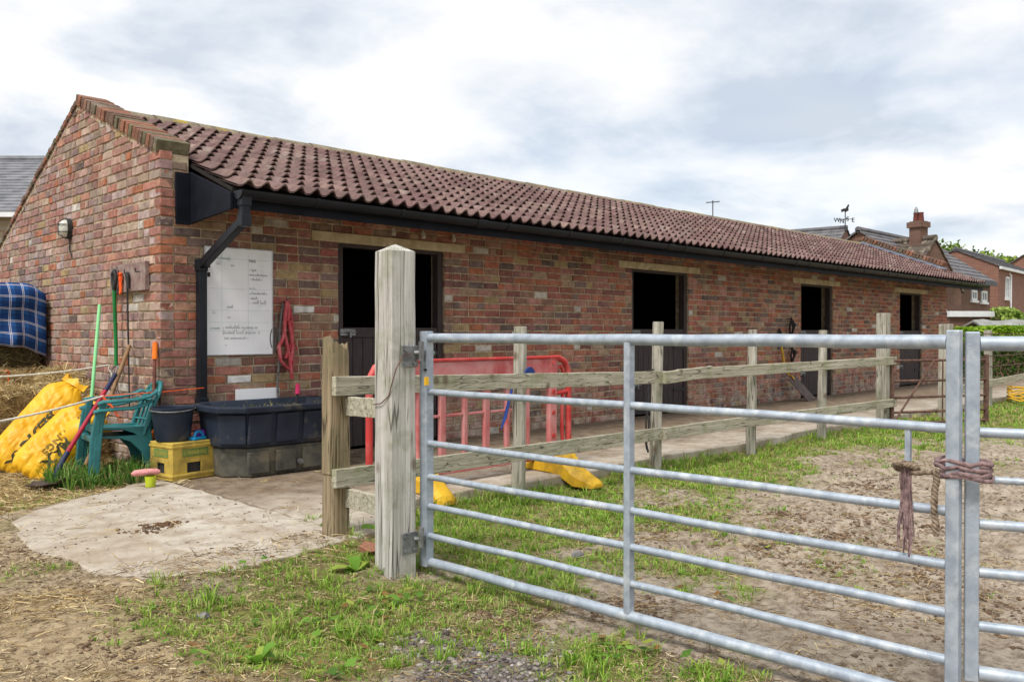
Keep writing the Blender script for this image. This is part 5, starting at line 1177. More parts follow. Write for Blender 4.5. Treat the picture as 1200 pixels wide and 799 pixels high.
# shovel and head collars by the third door
sx_ = 10.12; T = thing('garden_spade', 'spade with yellow shaft leaning on the wall left of the third door', 'spade', (sx_, -.2, 0))
MB().tube([(sx_+.05, -.20, .36), (sx_-.06, -.10, .50), (sx_-.12, -.04, 1.02)], .018, 10).build('shaft', M_YFOOT, T, smooth=50); MB().tube([(sx_+.05, -.20, .30), (sx_-.03, -.12, .52)], .021, 10).build('socket', M_BROWNP, T, smooth=50); MB().tube([(sx_-.12, -.04, 1.0), (sx_-.17, -.04, 1.10), (sx_-.12, -.03, 1.16), (sx_-.07, -.03, 1.10), (sx_-.12, -.04, 1.0)], .02, 8).build('grip', M_NET, T, smooth=50)
b = MB(); b.loft([[(sx_+.02+u*.32+dx2, -.17-u*.2, .38-u*.38+dz) for dx2, dz in ((-.11, -.03), (.11, .03), (.10, .05), (-.12, -.01))] for u in (0, .5, 1)]); b.build('blade', M_BLADE, T, bevel=.004)
for X, z0, z1, lb in ((10.36, 1.02, 1.34, 'black and red head collar hung high on the wall beside the third door'), (10.40, .62, .85, 'coiled black head collar hung low beside the third door')):
    b = MB(); b.tube([(X, .0, z1), (X, -.05, z1), (X, -.05, z1+.03)], .012, 6)
    for k in range(4): b.tube([(X, -.05, z1), (X-.06-.02*k, -.05-.01*k, (z0+z1)/2), (X-.02, -.05, z0), (X+.07, -.05-.01*k, (z0+z1)/2+.02*k)], .018, 6, flat=.6, closed=True)
    b.build('head_collar', M_NET, smooth=50, label=lb, cat='head collar')
# ---------------------------------------------------------------- houses and trees behind
def brickwall(name, c1, c2, mo, sc_=1.0):
    m, t, p = newmat(name); a = t.nodes.new('ShaderNodeTexCoord'); s = t.nodes.new('ShaderNodeSeparateXYZ'); t.links.new(a.outputs['Object'], s.inputs[0])
    ad = N(t, 'ShaderNodeMath', operation='ADD'); t.links.new(s.outputs[0], ad.inputs[0]); t.links.new(s.outputs[1], ad.inputs[1])
    cb2 = t.nodes.new('ShaderNodeCombineXYZ'); t.links.new(ad.outputs[0], cb2.inputs[0]); t.links.new(s.outputs[2], cb2.inputs[1])
    bt = N(t, 'ShaderNodeTexBrick', inp={'Scale': 1.0, 'Mortar Size': .006, 'Brick Width': .225, 'Row Height': .075, 'Color1': (*c1, 1), 'Color2': (*c2, 1), 'Mortar': (*mo, 1)}); t.links.new(cb2.outputs[0], bt.inputs['Vector'])
    n = noise_n(t, coords(t), 1.3, 5); out = mixc(t, ramp(t, [(.3, .0), (.7, .45)], n).outputs[0], bt.outputs[0], tuple(x*.6 for x in c1))
    t.links.new(out, p.inputs['Base Color']); p.inputs['Roughness'].default_value = .95; return m
MW_R = brickwall('house_brick_red', C(138,94,80), C(122,84,72), C(150,130,114)); MW_D = brickwall('house_brick_dark', C(118,86,72), C(100,72,62), C(128,112,98)); MW_B = brickwall('house_brick_buff', C(158,142,116), C(142,124,100), C(160,150,132))
MR_D = simple('slate_grey_tile', C(112,110,112), .85, C(84,82,86), 3, bstr=.3, bscale=30); MR_M = simple('mossy_tile', C(104,92,82), .95, C(70,62,54), 5, dirt=C(156,148,130), dirt_lo=.55, dirt_hi=.62, bstr=.5, bscale=14)
MR_L = simple('pale_slate', C(130,131,136), .8, C(102,103,108), 3, bstr=.2); M_WPVC = simple('white_upvc', C(226,228,230), .5, C(210,212,214), 3, bstr=0); M_GLASS = simple('window_glass', (.10,.12,.15), .08, (.16,.19,.23), 2, bstr=0, spec=.8); M_POT = simple('chimney_pot', C(122,66,56), .9, C(98,54,46), 6, bstr=.2)
def house(name, label, P, yaw, Lh, Wd, hw, hr, mw, mr, windows=(), chim=None, ov=.25, gut=True, course=.28):
    """P: foot of one gable wall's centre line; ridge runs along local +x"""
    P = Vector((P.x, P.y, -.15)); M = Matrix.Translation(P) @ Matrix.Rotation(yaw, 4, 'Z'); T = thing(name, label, 'house', P)
    def put(b, nm, m, par=T, **k): b.v = [tuple(M @ Vector(q)) for q in b.v]; return b.build(nm, m, par, **k)
    b = MB(); b.prism([(-Wd/2, 0), (Wd/2, 0), (Wd/2, hw), (0, hw+hr-.05), (-Wd/2, hw)], lambda p: (0, p[0], p[1]), lambda p: (Lh, p[0], p[1])); WL = put(b, 'wall', mw)
    sl_ = hr/(Wd/2); rf = MB(); nrow = max(4, int(math.hypot(hr, Wd/2)/course))
    for sg in (-1, 1):
        for k in range(nrow+1):
            t0, t1 = k/nrow, min(1.0, (k+1)/nrow)
            y0, y1 = sg*(Wd/2+ov)*(1-t0), sg*(Wd/2+ov)*(1-t1); e = hw - sl_*ov; z0, z1 = e+(hr+sl_*ov)*t0, e+(hr+sl_*ov)*t1
            if t0 >= 1: continue
            rf.add([(-ov*.5, y0, z0+.07), (Lh+ov*.5, y0, z0+.07), (Lh+ov*.5, y1, z1+.03), (-ov*.5, y1, z1+.03), (-ov*.5, y0, z0+.0), (Lh+ov*.5, y0, z0), (Lh+ov*.5, y1, z1-.02), (-ov*.5, y1, z1-.02)], [(0,1,2,3),(7,6,5,4),(0,4,5,1),(1,5,6,2),(3,7,4,0)])
    RF = put(rf, 'roof', mr)
    b = MB(); b.tube([(-ov*.5, 0, hw+hr+.04), (Lh+ov*.5, 0, hw+hr+.04)], .11, 8); put(b, 'ridge', mr, RF)
    if gut:
        for sg in (-1, 1): b = MB(); e = hw - sl_*ov; b.bar((-.1, sg*(Wd/2+ov*.9), e-.05), (Lh+.1, sg*(Wd/2+ov*.9), e-.05), .10, .12); put(b, 'gutter', M_WPVC if gut == 'w' else M_BLACK)
    for (f_, u, z, ww, hh) in windows:          # f_: 'g' gable wall, 'l' / 'r' long side at -y / +y
        def bx(b, a0, a1, d0, d1, z0, z1):
            if f_ == 'g': b.box(-d1, -d0, a0, a1, z0, z1)
            elif f_ == 'l': b.box(a0, a1, -Wd/2-d1, -Wd/2-d0, z0, z1)
            else: b.box(a0, a1, Wd/2+d0, Wd/2+d1, z0, z1)
        b = MB()
        for r4 in ((u, u+ww, z, z+.08), (u, u+ww, z+hh-.08, z+hh), (u, u+.08, z+.08, z+hh-.08), (u+ww-.08, u+ww, z+.08, z+hh-.08), (u+ww/2-.03, u+ww/2+.03, z+.08, z+hh-.08)): bx(b, r4[0], r4[1], .005, .06, r4[2], r4[3])
        wn = put(b, 'window', M_WPVC); b = MB(); bx(b, u+.07, u+ww-.07, .003, .025, z+.07, z+hh-.07); put(b, 'pane', M_GLASS, wn); b = MB(); bx(b, u-.06, u+ww+.06, .004, .10, z-.08, z-.002); put(b, 'sill', M_WPVC, wn)
    if chim:
        u, w_, h_ = chim; b = MB(); zb = hw+hr-.5; b.box(u, u+w_, -w_/2, w_/2, zb, hw+hr+h_); b.box(u-.06, u+w_+.06, -w_/2-.06, w_/2+.06, hw+hr+h_-.22, hw+hr+h_-.03); CH = put(b, 'chimney', mw)
        for k in (.28, .72): b = MB(); b.lathe([(.085, 0), (.10, .05), (.08, .30), (.095, .34), (.06, .34), (.06, .1)], 12, (u+w_*k, 0, hw+hr+h_-.04)); put(b, 'chimney_pot', M_POT, CH, smooth=40)
        b = MB(); b.lathe([(.08, .335), (.06, .45), (.02, .55)], 10, (u+w_*.72, 0, hw+hr+h_-.04)); put(b, 'cowl', M_STEEL, CH, smooth=40)
    return T, M
yr_ = math.atan2(-S2, S2)       # along the picture plane, to the right
# neighbour to the left of the gable
house('neighbour_house', 'grey tiled house with white gutter behind the left end of the stable', W(130, 26, 0), yr_+math.pi, 15, 7.0, 4.55, 1.95, MW_B, MR_L, [('r', 1.2, 1.6, 1.4, 1.3)], None, .3, 'w', .22)
# red brick houses to the right, most of them square with the stable
house('brick_house', 'red brick house with white downpipe and small window at the right edge', W(1119, 41, 0), R(3), 9.5, 3.7, 4.4, .85, MW_R, MR_D, [('l', 1.25, 2.9, .75, 1.05)], None, .12, 'w')
hb = bpy.data.objects['brick_house']; q = W(1184, 41.4, 0); b = MB(); b.tube([(q.x, q.y, .1), (q.x, q.y, 3.9), (q.x-.1, q.y+.2, 4.2)], .06, 8); b.build('downpipe', M_WPVC, hb, smooth=50)
E_ = W(1160, 32.7, 0); house('brick_house', 'low brick house with dark tiled roof and white windows beyond the stable end', E_ + Vector((-7.0, 2.1, 0)), 0, 7.0, 4.2, 3.3, 1.45, MW_D, MR_D, [('l', 5.85, 2.42, .62, .42), ('l', 4.7, 2.45, .6, .38)], None, .2)
house('mossy_roof_house', 'old house with mossy pantile roof and brick chimney with two red pots', W(1095, 29, 0), yr_+math.pi-R(60), 6.5, 3.0, 2.75, 1.7, MW_D, MR_M, (), (.40, .42, .66), .1, None, .3)
house('far_gable_house', 'brick gabled house with grey roof seen over the stable ridge', W(1010, 38, 0), R(-2), 8, 3.6, 4.75, .95, MW_R, MR_D, (), None, .15, 'w')
house('weathervane_house', 'grey roofed building carrying the weathervane beyond the stable ridge', W(991, 36, 0), yr_+math.pi-R(39), 8, 3.6, 4.5, 1.15, MW_R, MR_D, (), None, .1)
house('end_house', 'red brick gable end cut off by the right edge behind the other houses', W(1212, 56, 0), R(3), 8, 5.0, 5.2, 1.6, MW_R, MR_D)
house('chimney_house', 'distant house showing only its chimney over the middle of the stable roof', W(852, 40, 0), yr_+math.pi, 9, 5.5, 4.1, 1.3, MW_R, MR_D, (), (.2, .5, .8), .1)
# flat roofed garage with white fascia
q = W(1112, 27, -.1); GM = Matrix.Translation(q) @ Matrix.Rotation(yr_+R(6), 4, 'Z'); T = thing('garage', 'flat roofed brick garage with a white fascia band beyond the hedge', 'garage', q)
b = MB(); b.box(0, 1.4, 0, 2.5, 0, 1.72); b.v = [tuple(GM @ Vector(v)) for v in b.v]; b.build('wall', MW_D, T); b = MB(); b.box(-.05, 1.46, -.12, 2.6, 1.722, 1.90); b.v = [tuple(GM @ Vector(v)) for v in b.v]; b.build('fascia', M_WPVC, T)
# weathervane, aerial
q = W(990, 35.6, 0); zb = 5.3; T = thing('weathervane', 'iron weathervane with compass letters on the roof behind the stable', 'weathervane', (q.x, q.y, zb))
MB().tube([(q.x, q.y, zb), (q.x, q.y, zb+.95)], .022, 6).build('spindle', M_NET, T)
for v_ in (RT, FW_): MB().tube([q+UP*(zb+.55)-v_*.33, q+UP*(zb+.55)+v_*.33], .014, 6).build('arm', M_NET, T)
for v_, ch_ in ((RT*.37, 'E'), (-RT*.37, 'W'), (FW_*.37, 'N'), (-FW_*.37, 'S')):
    vv, ff = font_mesh(ch_, .26); b = MB(); b.add([q+UP*(zb+.43+y)+v_+RT*(x-.1) for x, y, z in vv] , ff); o = b.build('letter', M_NET, T); s_ = o.modifiers.new('t', 'SOLIDIFY'); s_.thickness = .03
b = MB(); b.prism([(-.28,0),(-.1,.06),(.0,.05),(.1,.16),(.2,.30),(.26,.22),(.2,.1),(.22,-.06),(.05,-.14),(-.1,-.1),(-.25,-.16)], lambda p: q+UP*(zb+.95+p[1]*.75)+RT*p[0]*.62-FW_*.02, lambda p: q+UP*(zb+.95+p[1]*.75)+RT*p[0]*.62+FW_*.02); b.build('cockerel', M_NET, T)
q = W(835, 38, 0); T = thing('roof_aerial', 'thin television aerial rising behind the stable roof', 'aerial', (q.x, q.y, 5.3)); MB().tube([(q.x, q.y, 4.6), (q.x, q.y, 7.0)], .025, 6).build('mast', M_NET, T); MB().tube([q+UP*6.9-RT*.3, q+UP*6.95+RT*.3], .018, 6).build('boom', M_NET, T)
for k in range(5): MB().tube([q+UP*(6.905+.01*k)+RT*(-.26+.13*k)-FW_*.2, q+UP*(6.905+.01*k)+RT*(-.26+.13*k)+FW_*.2], .010, 5).build('element', M_NET, T)
# foliage
def leaf_mesh(P, size, pal, r, up=.4):
    n = len(P); d = r.normal(size=(n, 3)); d /= np.linalg.norm(d, axis=1)[:, None]; u = np.cross(d, r.normal(size=(n, 3))); u /= np.linalg.norm(u, axis=1)[:, None]; v = np.cross(d, u)
    s = size*r.uniform(.6, 1.3, n)[:, None]; V = np.stack([P-u*s*.5, P+v*s*.3, P+u*s*.5, P-v*s*.3], 1).reshape(-1, 3)
    F = np.arange(4*n).reshape(-1, 4); c = np.array(pal)[r.integers(0, len(pal), n)]*r.uniform(.75, 1.2, n)[:, None]; return V, F, np.repeat(c, 4, 0)
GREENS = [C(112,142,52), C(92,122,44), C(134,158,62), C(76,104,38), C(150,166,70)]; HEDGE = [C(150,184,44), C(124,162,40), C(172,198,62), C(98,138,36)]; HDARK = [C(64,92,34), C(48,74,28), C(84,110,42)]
def tree(label, px, depth, ztop, zc, rx, seed, spread_=.35):
    r = np.random.default_rng(seed); q = W(px, depth, 0); T = thing('broadleaf_tree', label, 'tree', (q.x, q.y, -.1), 'trees beyond the houses')
    b = MB(); b.tube([(q.x, q.y, -.3), (q.x+.1, q.y, zc*.5), (q.x, q.y+.1, zc+.3)], [.32, .24, .10], 10)
    cl_ = []
    for k in range(34):
        th = r.uniform(0, 6.28); rr = rx*math.sqrt(r.uniform(0, 1)); z = zc + (ztop-zc)*(1-(rr/rx)**2)*r.uniform(.35, 1.0); c = np.array([q.x+rr*math.cos(th), q.y+rr*math.sin(th), z]); cl_.append(c)
        b.tube([(q.x, q.y, zc*r.uniform(.5, .9)), (q.x+(c[0]-q.x)*.5, q.y+(c[1]-q.y)*.5, (zc*.8+z)/2), tuple(c)], [.08, .05, .02], 6)
    b.build('trunk', M_RAFT, T, smooth=60); P = np.concatenate([c + r.normal(size=(150, 3))*np.array([.62, .62, .28])*rx*.26 for c in cl_])
    V, F, cc = leaf_mesh(P, .30, GREENS, r); npmesh('crown', V, F, M_LEAF, T, cc)
tree('broad flat crowned tree rising over the roofs left of the red brick house', 1116, 66, 8.0, 5.7, 3.4, 4); tree('smaller airy tree over the red brick house roof near the right edge', 1168, 70, 8.0, 5.9, 1.9, 9); tree('leafy tree top just left of the far brick gable at the right edge', 1193, 74, 7.4, 5.6, 2.6, 14)
def bush(name, label, A, B, z1, th, n, pal, sz, seed, cat='hedge', z0=0.0, lump=.18):
    r = np.random.default_rng(seed); A = Vector(A); B = Vector(B); T = thing(name, label, cat, ((A.x+B.x)/2, (A.y+B.y)/2, -.1)); d = (B-A); ln = d.length; d.normalize(); nrm = Vector((-d.y, d.x, 0))
    t = r.uniform(0, 1, n); top = z1*(1+lump*(vnoise(t*ln*1.3, t*0+seed, 1.0)-.5)); s = r.uniform(-1, 1, n); k = r.uniform(0, 1, n)
    z = z0 + (top-z0)*np.where(r.uniform(0, 1, n) < .4, r.uniform(.88, 1.03, n), k**.8); s = np.where(z > top*.85, s, np.sign(s)*r.uniform(.75, 1.05, n))*(1-.35*(z/top)**4)
    P = np.stack([A.x+d.x*ln*t+nrm.x*th*s, A.y+d.y*ln*t+nrm.y*th*s, z], 1); V, F, cc = leaf_mesh(P, sz, pal, r)
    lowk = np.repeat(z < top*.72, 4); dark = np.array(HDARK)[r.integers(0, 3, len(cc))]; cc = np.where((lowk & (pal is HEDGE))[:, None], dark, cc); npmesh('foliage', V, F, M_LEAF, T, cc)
    b = MB()
    for k in range(max(3, int(ln/.7))): p = A.lerp(B, (k+.5)/max(3, int(ln/.7))); b.tube([(p.x, p.y, -.2), (p.x+.05, p.y, z1*.75)], [.04, .015], 6)
    b.build('stems', M_RAFT, T)
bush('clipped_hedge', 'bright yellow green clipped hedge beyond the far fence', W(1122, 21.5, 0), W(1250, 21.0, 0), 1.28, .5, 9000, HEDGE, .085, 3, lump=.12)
bush('garden_shrub', 'pale green spreading shrub above the grey shed roof at the right edge', W(1166, 27, 0), W(1240, 26.5, 0), 1.75, 1.0, 5000, [C(152,176,84), C(130,158,70), C(172,190,100)], .14, 7, 'shrub', .9, .35)
bush('low_shrub', 'low dark shrub at the corner beyond the stable end', W(1108, 23, 0), W(1122, 23, 0), .75, .3, 1200, HDARK, .08, 8, 'shrub')
q0, q1 = W(1140, 24.5, 0), W(1235, 24.0, 0); T = thing('shed', 'low shed with a sagging pale grey felt roof behind the hedge', 'shed', (q0.x, q0.y, -.1))
b = MB(); rings = []
for k in range(9): p = q0.lerp(q1, k/8); zz_ = 1.42+.03*math.sin(k*1.9); rings.append([p-FW_*.9+UP*(zz_-.28), p+UP*(zz_+.06), p+FW_*.9+UP*(zz_-.2), p+FW_*.9+UP*(zz_-.24), p+UP*zz_, p-FW_*.9+UP*(zz_-.33)])
b.loft(rings); b.build('roof', simple('felt', C(150,150,146), .9, C(116,116,112), 4, bstr=.4), T); b = MB(); b.loft([[q0-FW_*.75+UP*z, q1-FW_*.75+UP*z, q1+FW_*.75+UP*z, q0+FW_*.75+UP*z] for z in (-.1, 1.12)]); b.build('wall', M_RAFT, T)

# ---------------------------------------------------------------- ground cover
def ground_pts(n, xr_, yr2, dens, r):
    x = r.uniform(*xr_, n); y = r.uniform(*yr2, n)
    dpt = ((x-CAM.x)+(y-CAM.y))*S2; rt = ((x-CAM.x)-(y-CAM.y))*S2; ok = (dpt > 2.4) & (np.abs(rt)/np.maximum(dpt, .1) < .72)
    ok &= r.random(n) < dens(x, y); ok &= ~inpoly(x, y, pad_poly) | (polydist(x, y, pad_poly) < .03); ok &= ~((y > EDGE_Y+.02) & (x > -.1)); ok &= ~((np.abs(x-gpx) < .09) & (np.abs(y-gpy) < .09))
    return x[ok], y[ok]
def blades(x, y, hts, wd, pal, r, lean=.5):
    n = len(x); z = ground_h(x, y)-.006; th = r.uniform(0, 2*math.pi, n); dirv = np.c_[np.cos(th), np.sin(th)]; ld = r.uniform(.1, 1.0, n)*lean*hts; ta = r.uniform(0, 2*math.pi, n); w_ = wd*r.uniform(.6, 1.3, n)/2
    sd2 = np.c_[np.cos(ta)*w_, np.sin(ta)*w_, np.zeros(n)]; b0 = np.c_[x, y, z]; m_ = b0+np.c_[dirv*ld[:, None]*.35, hts*.6]; tp = b0+np.c_[dirv*ld[:, None], hts*r.uniform(.8, 1.0, n)]
    V = np.stack([b0-sd2, b0+sd2, m_+sd2*.8, m_-sd2*.8, tp], 1).reshape(-1, 3); k = np.arange(n)[:, None]*5
    F = np.concatenate([k+np.array([0,1,2]), k+np.array([0,2,3]), k+np.array([3,2,4])], 0); c = np.array(pal)[r.integers(0, len(pal), n)]*r.uniform(.75, 1.25, n)[:, None]
    return V, F, np.repeat(c, 5, 0)
GP = [C(140,176,66), C(122,164,56), C(158,190,80), C(106,146,48), C(166,188,92), C(130,170,64), C(176,172,112), C(150,184,66)]
r = np.random.default_rng(77); parts = []
def addb(n, xr_, yr2, dens, h0, h1, wd, pal=GP, lean=.6):
    x, y = ground_pts(n, xr_, yr2, dens, r); cl = fb(x+20, y+50, 6.0, 2); h = (h0+(h1-h0)*r.random(len(x))**1.6)*(.55+.9*cl); parts.append(blades(x, y, h, wd, pal, r, lean))
def tufts(n, xr_, yr2, dens, k, h0, h1, wd, pal=GP, lean=1.1, sp_=.016):
    x, y = ground_pts(n, xr_, yr2, dens, r)
    if not len(x): return
    kk = r.integers(max(2, k//3), k+1, len(x)); hs = (h0+(h1-h0)*r.random(len(x))**2)*(.5+fb(x+20, y+50, 5.0, 2)); ci = r.integers(0, len(pal), len(x)); idx = np.repeat(np.arange(len(x)), kk); m = len(idx)
    th = r.uniform(0, 2*math.pi, m); rad = sp_*np.sqrt(r.random(m)); X = x[idx]+rad*np.cos(th); Y = y[idx]+rad*np.sin(th); ok = ~((Y > EDGE_Y+.05) & (X > -.1)); X, Y, idx, th = X[ok], Y[ok], idx[ok], th[ok]; m = len(X)
    H = hs[idx]*r.uniform(.45, 1.15, m); th = th+r.normal(0, .6, m); dirv = np.c_[np.cos(th), np.sin(th)]; ld = r.uniform(.15, 1.0, m)*lean*H; ta = th+math.pi/2+r.normal(0, .5, m); w_ = wd*r.uniform(.6, 1.3, m)/2
    sd2 = np.c_[np.cos(ta)*w_, np.sin(ta)*w_, np.zeros(m)]; b0 = np.c_[X, Y, ground_h(X, Y)-.005]; m_ = b0+np.c_[dirv*ld[:, None]*.35, H*.65]; tp = b0+np.c_[dirv*ld[:, None], H*r.uniform(.55, 1.0, m)]
    V = np.stack([b0-sd2, b0+sd2, m_+sd2*.85, m_-sd2*.85, tp], 1).reshape(-1, 3); kx = np.arange(m)[:, None]*5
    F = np.concatenate([kx+np.array([0,1,2]), kx+np.array([0,2,3]), kx+np.array([3,2,4])], 0); c = np.array(pal)[np.where(r.random(m) < .75, ci[idx], r.integers(0, len(pal), m))]*r.uniform(.75, 1.2, m)[:, None]
    dead = r.random(m) < .12; c[dead] = np.array(C(186,170,118))*r.uniform(.7, 1.1, (dead.sum(), 1)); parts.append((V, F, np.repeat(c, 5, 0)))
gm2 = lambda x, y: np.clip(grass_mask(x, y), 0, 1)**1.2
tufts(17000, (-2.4, 2.2), (-5.6, -2.2), gm2, 16, .012, .058, .0046)
tufts(30000, (-2.4, 3.0), (-5.6, -2.2), lambda x, y: np.clip(grass_mask(x, y)*1.3, 0, 1), 9, .006, .022, .0048, GP+[C(168,158,108), C(130,140,72)], 2.0, .022)
tufts(14000, (0.2, 9.0), (-4.4, -2.2), gm2, 13, .016, .065, .007, sp_=.024)
tufts(7000, (6.0, 19.0), (-6.5, -2.2), gm2, 10, .03, .09, .013, sp_=.04)
tufts(2600, (-2.6, -.2), (-.9, 1.2), gm2, 10, .018, .06, .005)
tufts(1500, (.6, 7.0), (-5.6, -3.0), lambda x, y: .12+0*x, 9, .012, .04, .004)
TALL = [C(92,138,54), C(76,118,46), C(108,152,62), C(126,160,78)]
tufts(260, (-0.80, -.06), (-.40, .40), lambda x, y: .9*(1-sm(.25, .42, np.hypot((x+.42)/1.1, y))), 30, .10, .24, .008, TALL, .9, .03)
tufts(900, (0.3, 9.0), (-2.50, -2.26), lambda x, y: .6*sm(.42, .6, fb(x, y, 3, 3)), 16, .05, .15, .007, GP, .9, .02)
for (cx_, cy_) in ((ep.x, ep.y), (gpx, gpy), (fx(607), FENCE_Y), (fx(768), FENCE_Y), (fx(880), FENCE_Y), (fx(963), FENCE_Y)):
    tufts(90, (cx_-.22, cx_+.22), (cy_-.24, cy_+.2), lambda x, y: .6*(1-sm(.06, .24, np.hypot(x-cx_, y-cy_))), 16, .05, .15, .006, GP, .9, .02)
for (px, py, n_) in ((840, 790, 30), (700, 600, 12), (560, 690, 14), (470, 770, 14), (420, 740, 18), (800, 690, 8), (850, 620, 9), (330, 740, 12), (620, 640, 10), (745, 745, 8), (885, 565, 12), (640, 690, 9), (250, 720, 10), (380, 690, 12), (690, 775, 14)):
    c = Gp(px, py, -.08); tufts(n_*3, (c.x-.13, c.x+.13), (c.y-.13, c.y+.13), lambda x, y: .5*(1-sm(.02, .13, np.hypot(x-c.x, y-c.y))), 20, .05, .13, .0055, GP[:5]+[C(150,178,70)], 1.1, .014)
Vs, Fs, Cs, off = [], [], [], 0
for V, F, c in parts: Vs.append(V); Fs.append(F+off); Cs.append(c); off += len(V)
tag(npmesh('grass', np.concatenate(Vs), np.concatenate(Fs), M_GRASS, col=np.concatenate(Cs)), 'short patchy green grass around the gate and along the concrete edge', 'grass', kind='stuff')
# straw litter
def litter(n, xr_, yr2, dens, ln, wd, pal, r, onpad=False, zoff=.004):
    x = r.uniform(*xr_, n); y = r.uniform(*yr2, n); ok = r.random(n) < dens(x, y); x, y = x[ok], y[ok]
    z = ground_h(x, y); padm = inpoly(x, y, pad_poly) | ((y > EDGE_Y) & (x > -.11)); z = np.where(padm, .003, z)+zoff+r.uniform(0, .008, len(x)); d = np.c_[r.normal(size=(len(x), 2)), r.normal(size=len(x))*.12]; d /= np.linalg.norm(d, axis=1)[:, None]
    return strand_mesh(np.c_[x, y, z], d, r.uniform(*ln, len(x)), wd, pal, r)
sets = [litter(16000, (-2.7, -.05), (-4.9, 1.6), lambda x, y: np.clip(straw_mask(x, y)*.9*sm(.35, .6, fb(x, y, 2.2, 3))+.05, 0, 1)*np.where(inpoly(x, y, pad_poly), .10, 1), (.03, .13), .0035, STRAW, r),
        litter(9000, (-1.4, -.05), (-.6, 1.6), lambda x, y: np.where(inpoly(x, y, pad_poly), .02, .8), (.05, .16), .0045, STRAW, r),
        litter(34000, (-2.4, 2.4), (-5.6, -2.6), lambda x, y: .42*sm(.36, .58, fb(x+5, y, 2.6, 3))+.06, (.02, .08), .003, [C(170,148,108), C(138,112,78), C(196,178,136), C(112,90,62)], r),
        litter(12000, (.8, 6), (-5.4, -2.6), lambda x, y: .22+0*x, (.02, .07), .003, [C(150,124,92), C(112,88,64), C(184,160,124)], r),
        litter(60000, (-2.9, .2), (-5.2, -.4), lambda x, y: np.where(inpoly(x, y, pad_poly), .06, 1)*np.clip(.55*sm(.3, .6, fb(x+15, y, 1.6, 4))+.12, 0, 1)*np.where(x > -.11, .0, 1), (.008, .035), .0035, [C(182,164,128), C(120,100,78), C(96,78,62), C(150,130,102), C(204,188,152), C(110,92,74)], r),
        litter(2600, (-1.4, 3.5), (-2.8, -.1), lambda x, y: .35*sm(.45, .62, fb(x+3, y, 3.0, 3)), (.03, .12), .0035, STRAW, r)]
Vs, Fs, Cs, off = [], [], [], 0
for V, F, c in sets: Vs.append(V); Fs.append(F+off); Cs.append(c); off += len(V)
tag(npmesh('straw_litter', np.concatenate(Vs), np.concatenate(Fs), M_STRAND, col=np.concatenate(Cs)), 'scattered straw and dead stalks littering the yard', 'straw', kind='stuff')
# clods, dung and gravel
ico_v = []; t_ = (1+5**.5)/2
for a_ in ((-1,t_,0),(1,t_,0),(-1,-t_,0),(1,-t_,0),(0,-1,t_),(0,1,t_),(0,-1,-t_),(0,1,-t_),(t_,0,-1),(t_,0,1),(-t_,0,-1),(-t_,0,1)): ico_v.append(np.array(a_)/math.sqrt(1+t_*t_))
ico_v = np.array(ico_v); ico_f = np.array([(0,11,5),(0,5,1),(0,1,7),(0,7,10),(0,10,11),(1,5,9),(5,11,4),(11,10,2),(10,7,6),(7,1,8),(3,9,4),(3,4,2),(3,2,6),(3,6,8),(3,8,9),(4,9,5),(2,4,11),(6,2,10),(8,6,7),(9,8,1)])
def lumps(x, y, s, pal, r, flat=.55, z=None):
    n = len(x); z = ground_h(x, y) if z is None else z; V = ico_v[None]*r.uniform(.65, 1.25, (n, 12, 1))*s[:, None, None]*np.stack([r.uniform(.8, 1.4, n), r.uniform(.8, 1.4, n), np.full(n, flat)], 1)[:, None, :]
    V = V+np.c_[x, y, z+s*flat*.3][:, None, :]; F = (ico_f[None]+np.arange(n)[:, None, None]*12).reshape(-1, 3); c = np.array(pal)[r.integers(0, len(pal), n)]*r.uniform(.7, 1.2, n)[:, None]; return V.reshape(-1, 3), F, np.repeat(c, 12, 0)
M_CLOD = masonry('clod', 'attr', 90, .1, .6)
SOILP = [C(140,120,98), C(120,100,80), C(158,138,114), C(108,90,72)]
x, y = ground_pts(42000, (-2.6, 7.0), (-5.7, -2.4), lambda x, y: (.28+.45*(x > .7))*sm(.42, .62, fb(x+11, y+2, 2.4, 4))*(1-.8*grass_mask(x, y)), r); S_ = .0025+.009*r.random(len(x))**3
A1 = lumps(x, y, S_, SOILP, r)
ds = []
for (px, py, n_, sp_) in ((975, 620, 60, .16), (1010, 565, 50, .14), (935, 600, 30, .12), (1060, 632, 30, .14), (1105, 615, 25, .1), (960, 660, 25, .12), (1085, 668, 30, .10), (900, 630, 25, .14), (1170, 700, 45, .22), (1020, 600, 30, .15), (615, 712, 35, .09), (745, 700, 30, .07), (150, 775, 12, .10), (170, 740, 12, .12), (50, 660, 12, .14), (600, 735, 20, .1), (770, 610, 25, .1), (860, 560, 20, .12)):
    c = Gp(px, py, -.08); ds.append(np.c_[r.normal(c.x, sp_, n_), r.normal(c.y, sp_, n_)])
ds = np.concatenate(ds); ds = np.repeat(ds, 3, 0)+r.normal(0, .02, (len(ds)*3, 2)); ds = np.repeat(ds, 3, 0)+r.normal(0, .025, (len(ds)*3, 2)); A2 = lumps(ds[:, 0], ds[:, 1], .003+.010*r.random(len(ds))**2, [C(128,104,82), C(108,86,68), C(142,118,94)], r, .6)
x, y = ground_pts(9000, (-1.6, .6), (-5.4, -3.8), lambda x, y: np.clip(gravel_mask(x, y), 0, 1)*.9, r); A3 = lumps(x, y, .004+.009*r.random(len(x)), [C(142,134,130), C(112,104,102), C(90,84,84), C(168,160,152)], r)
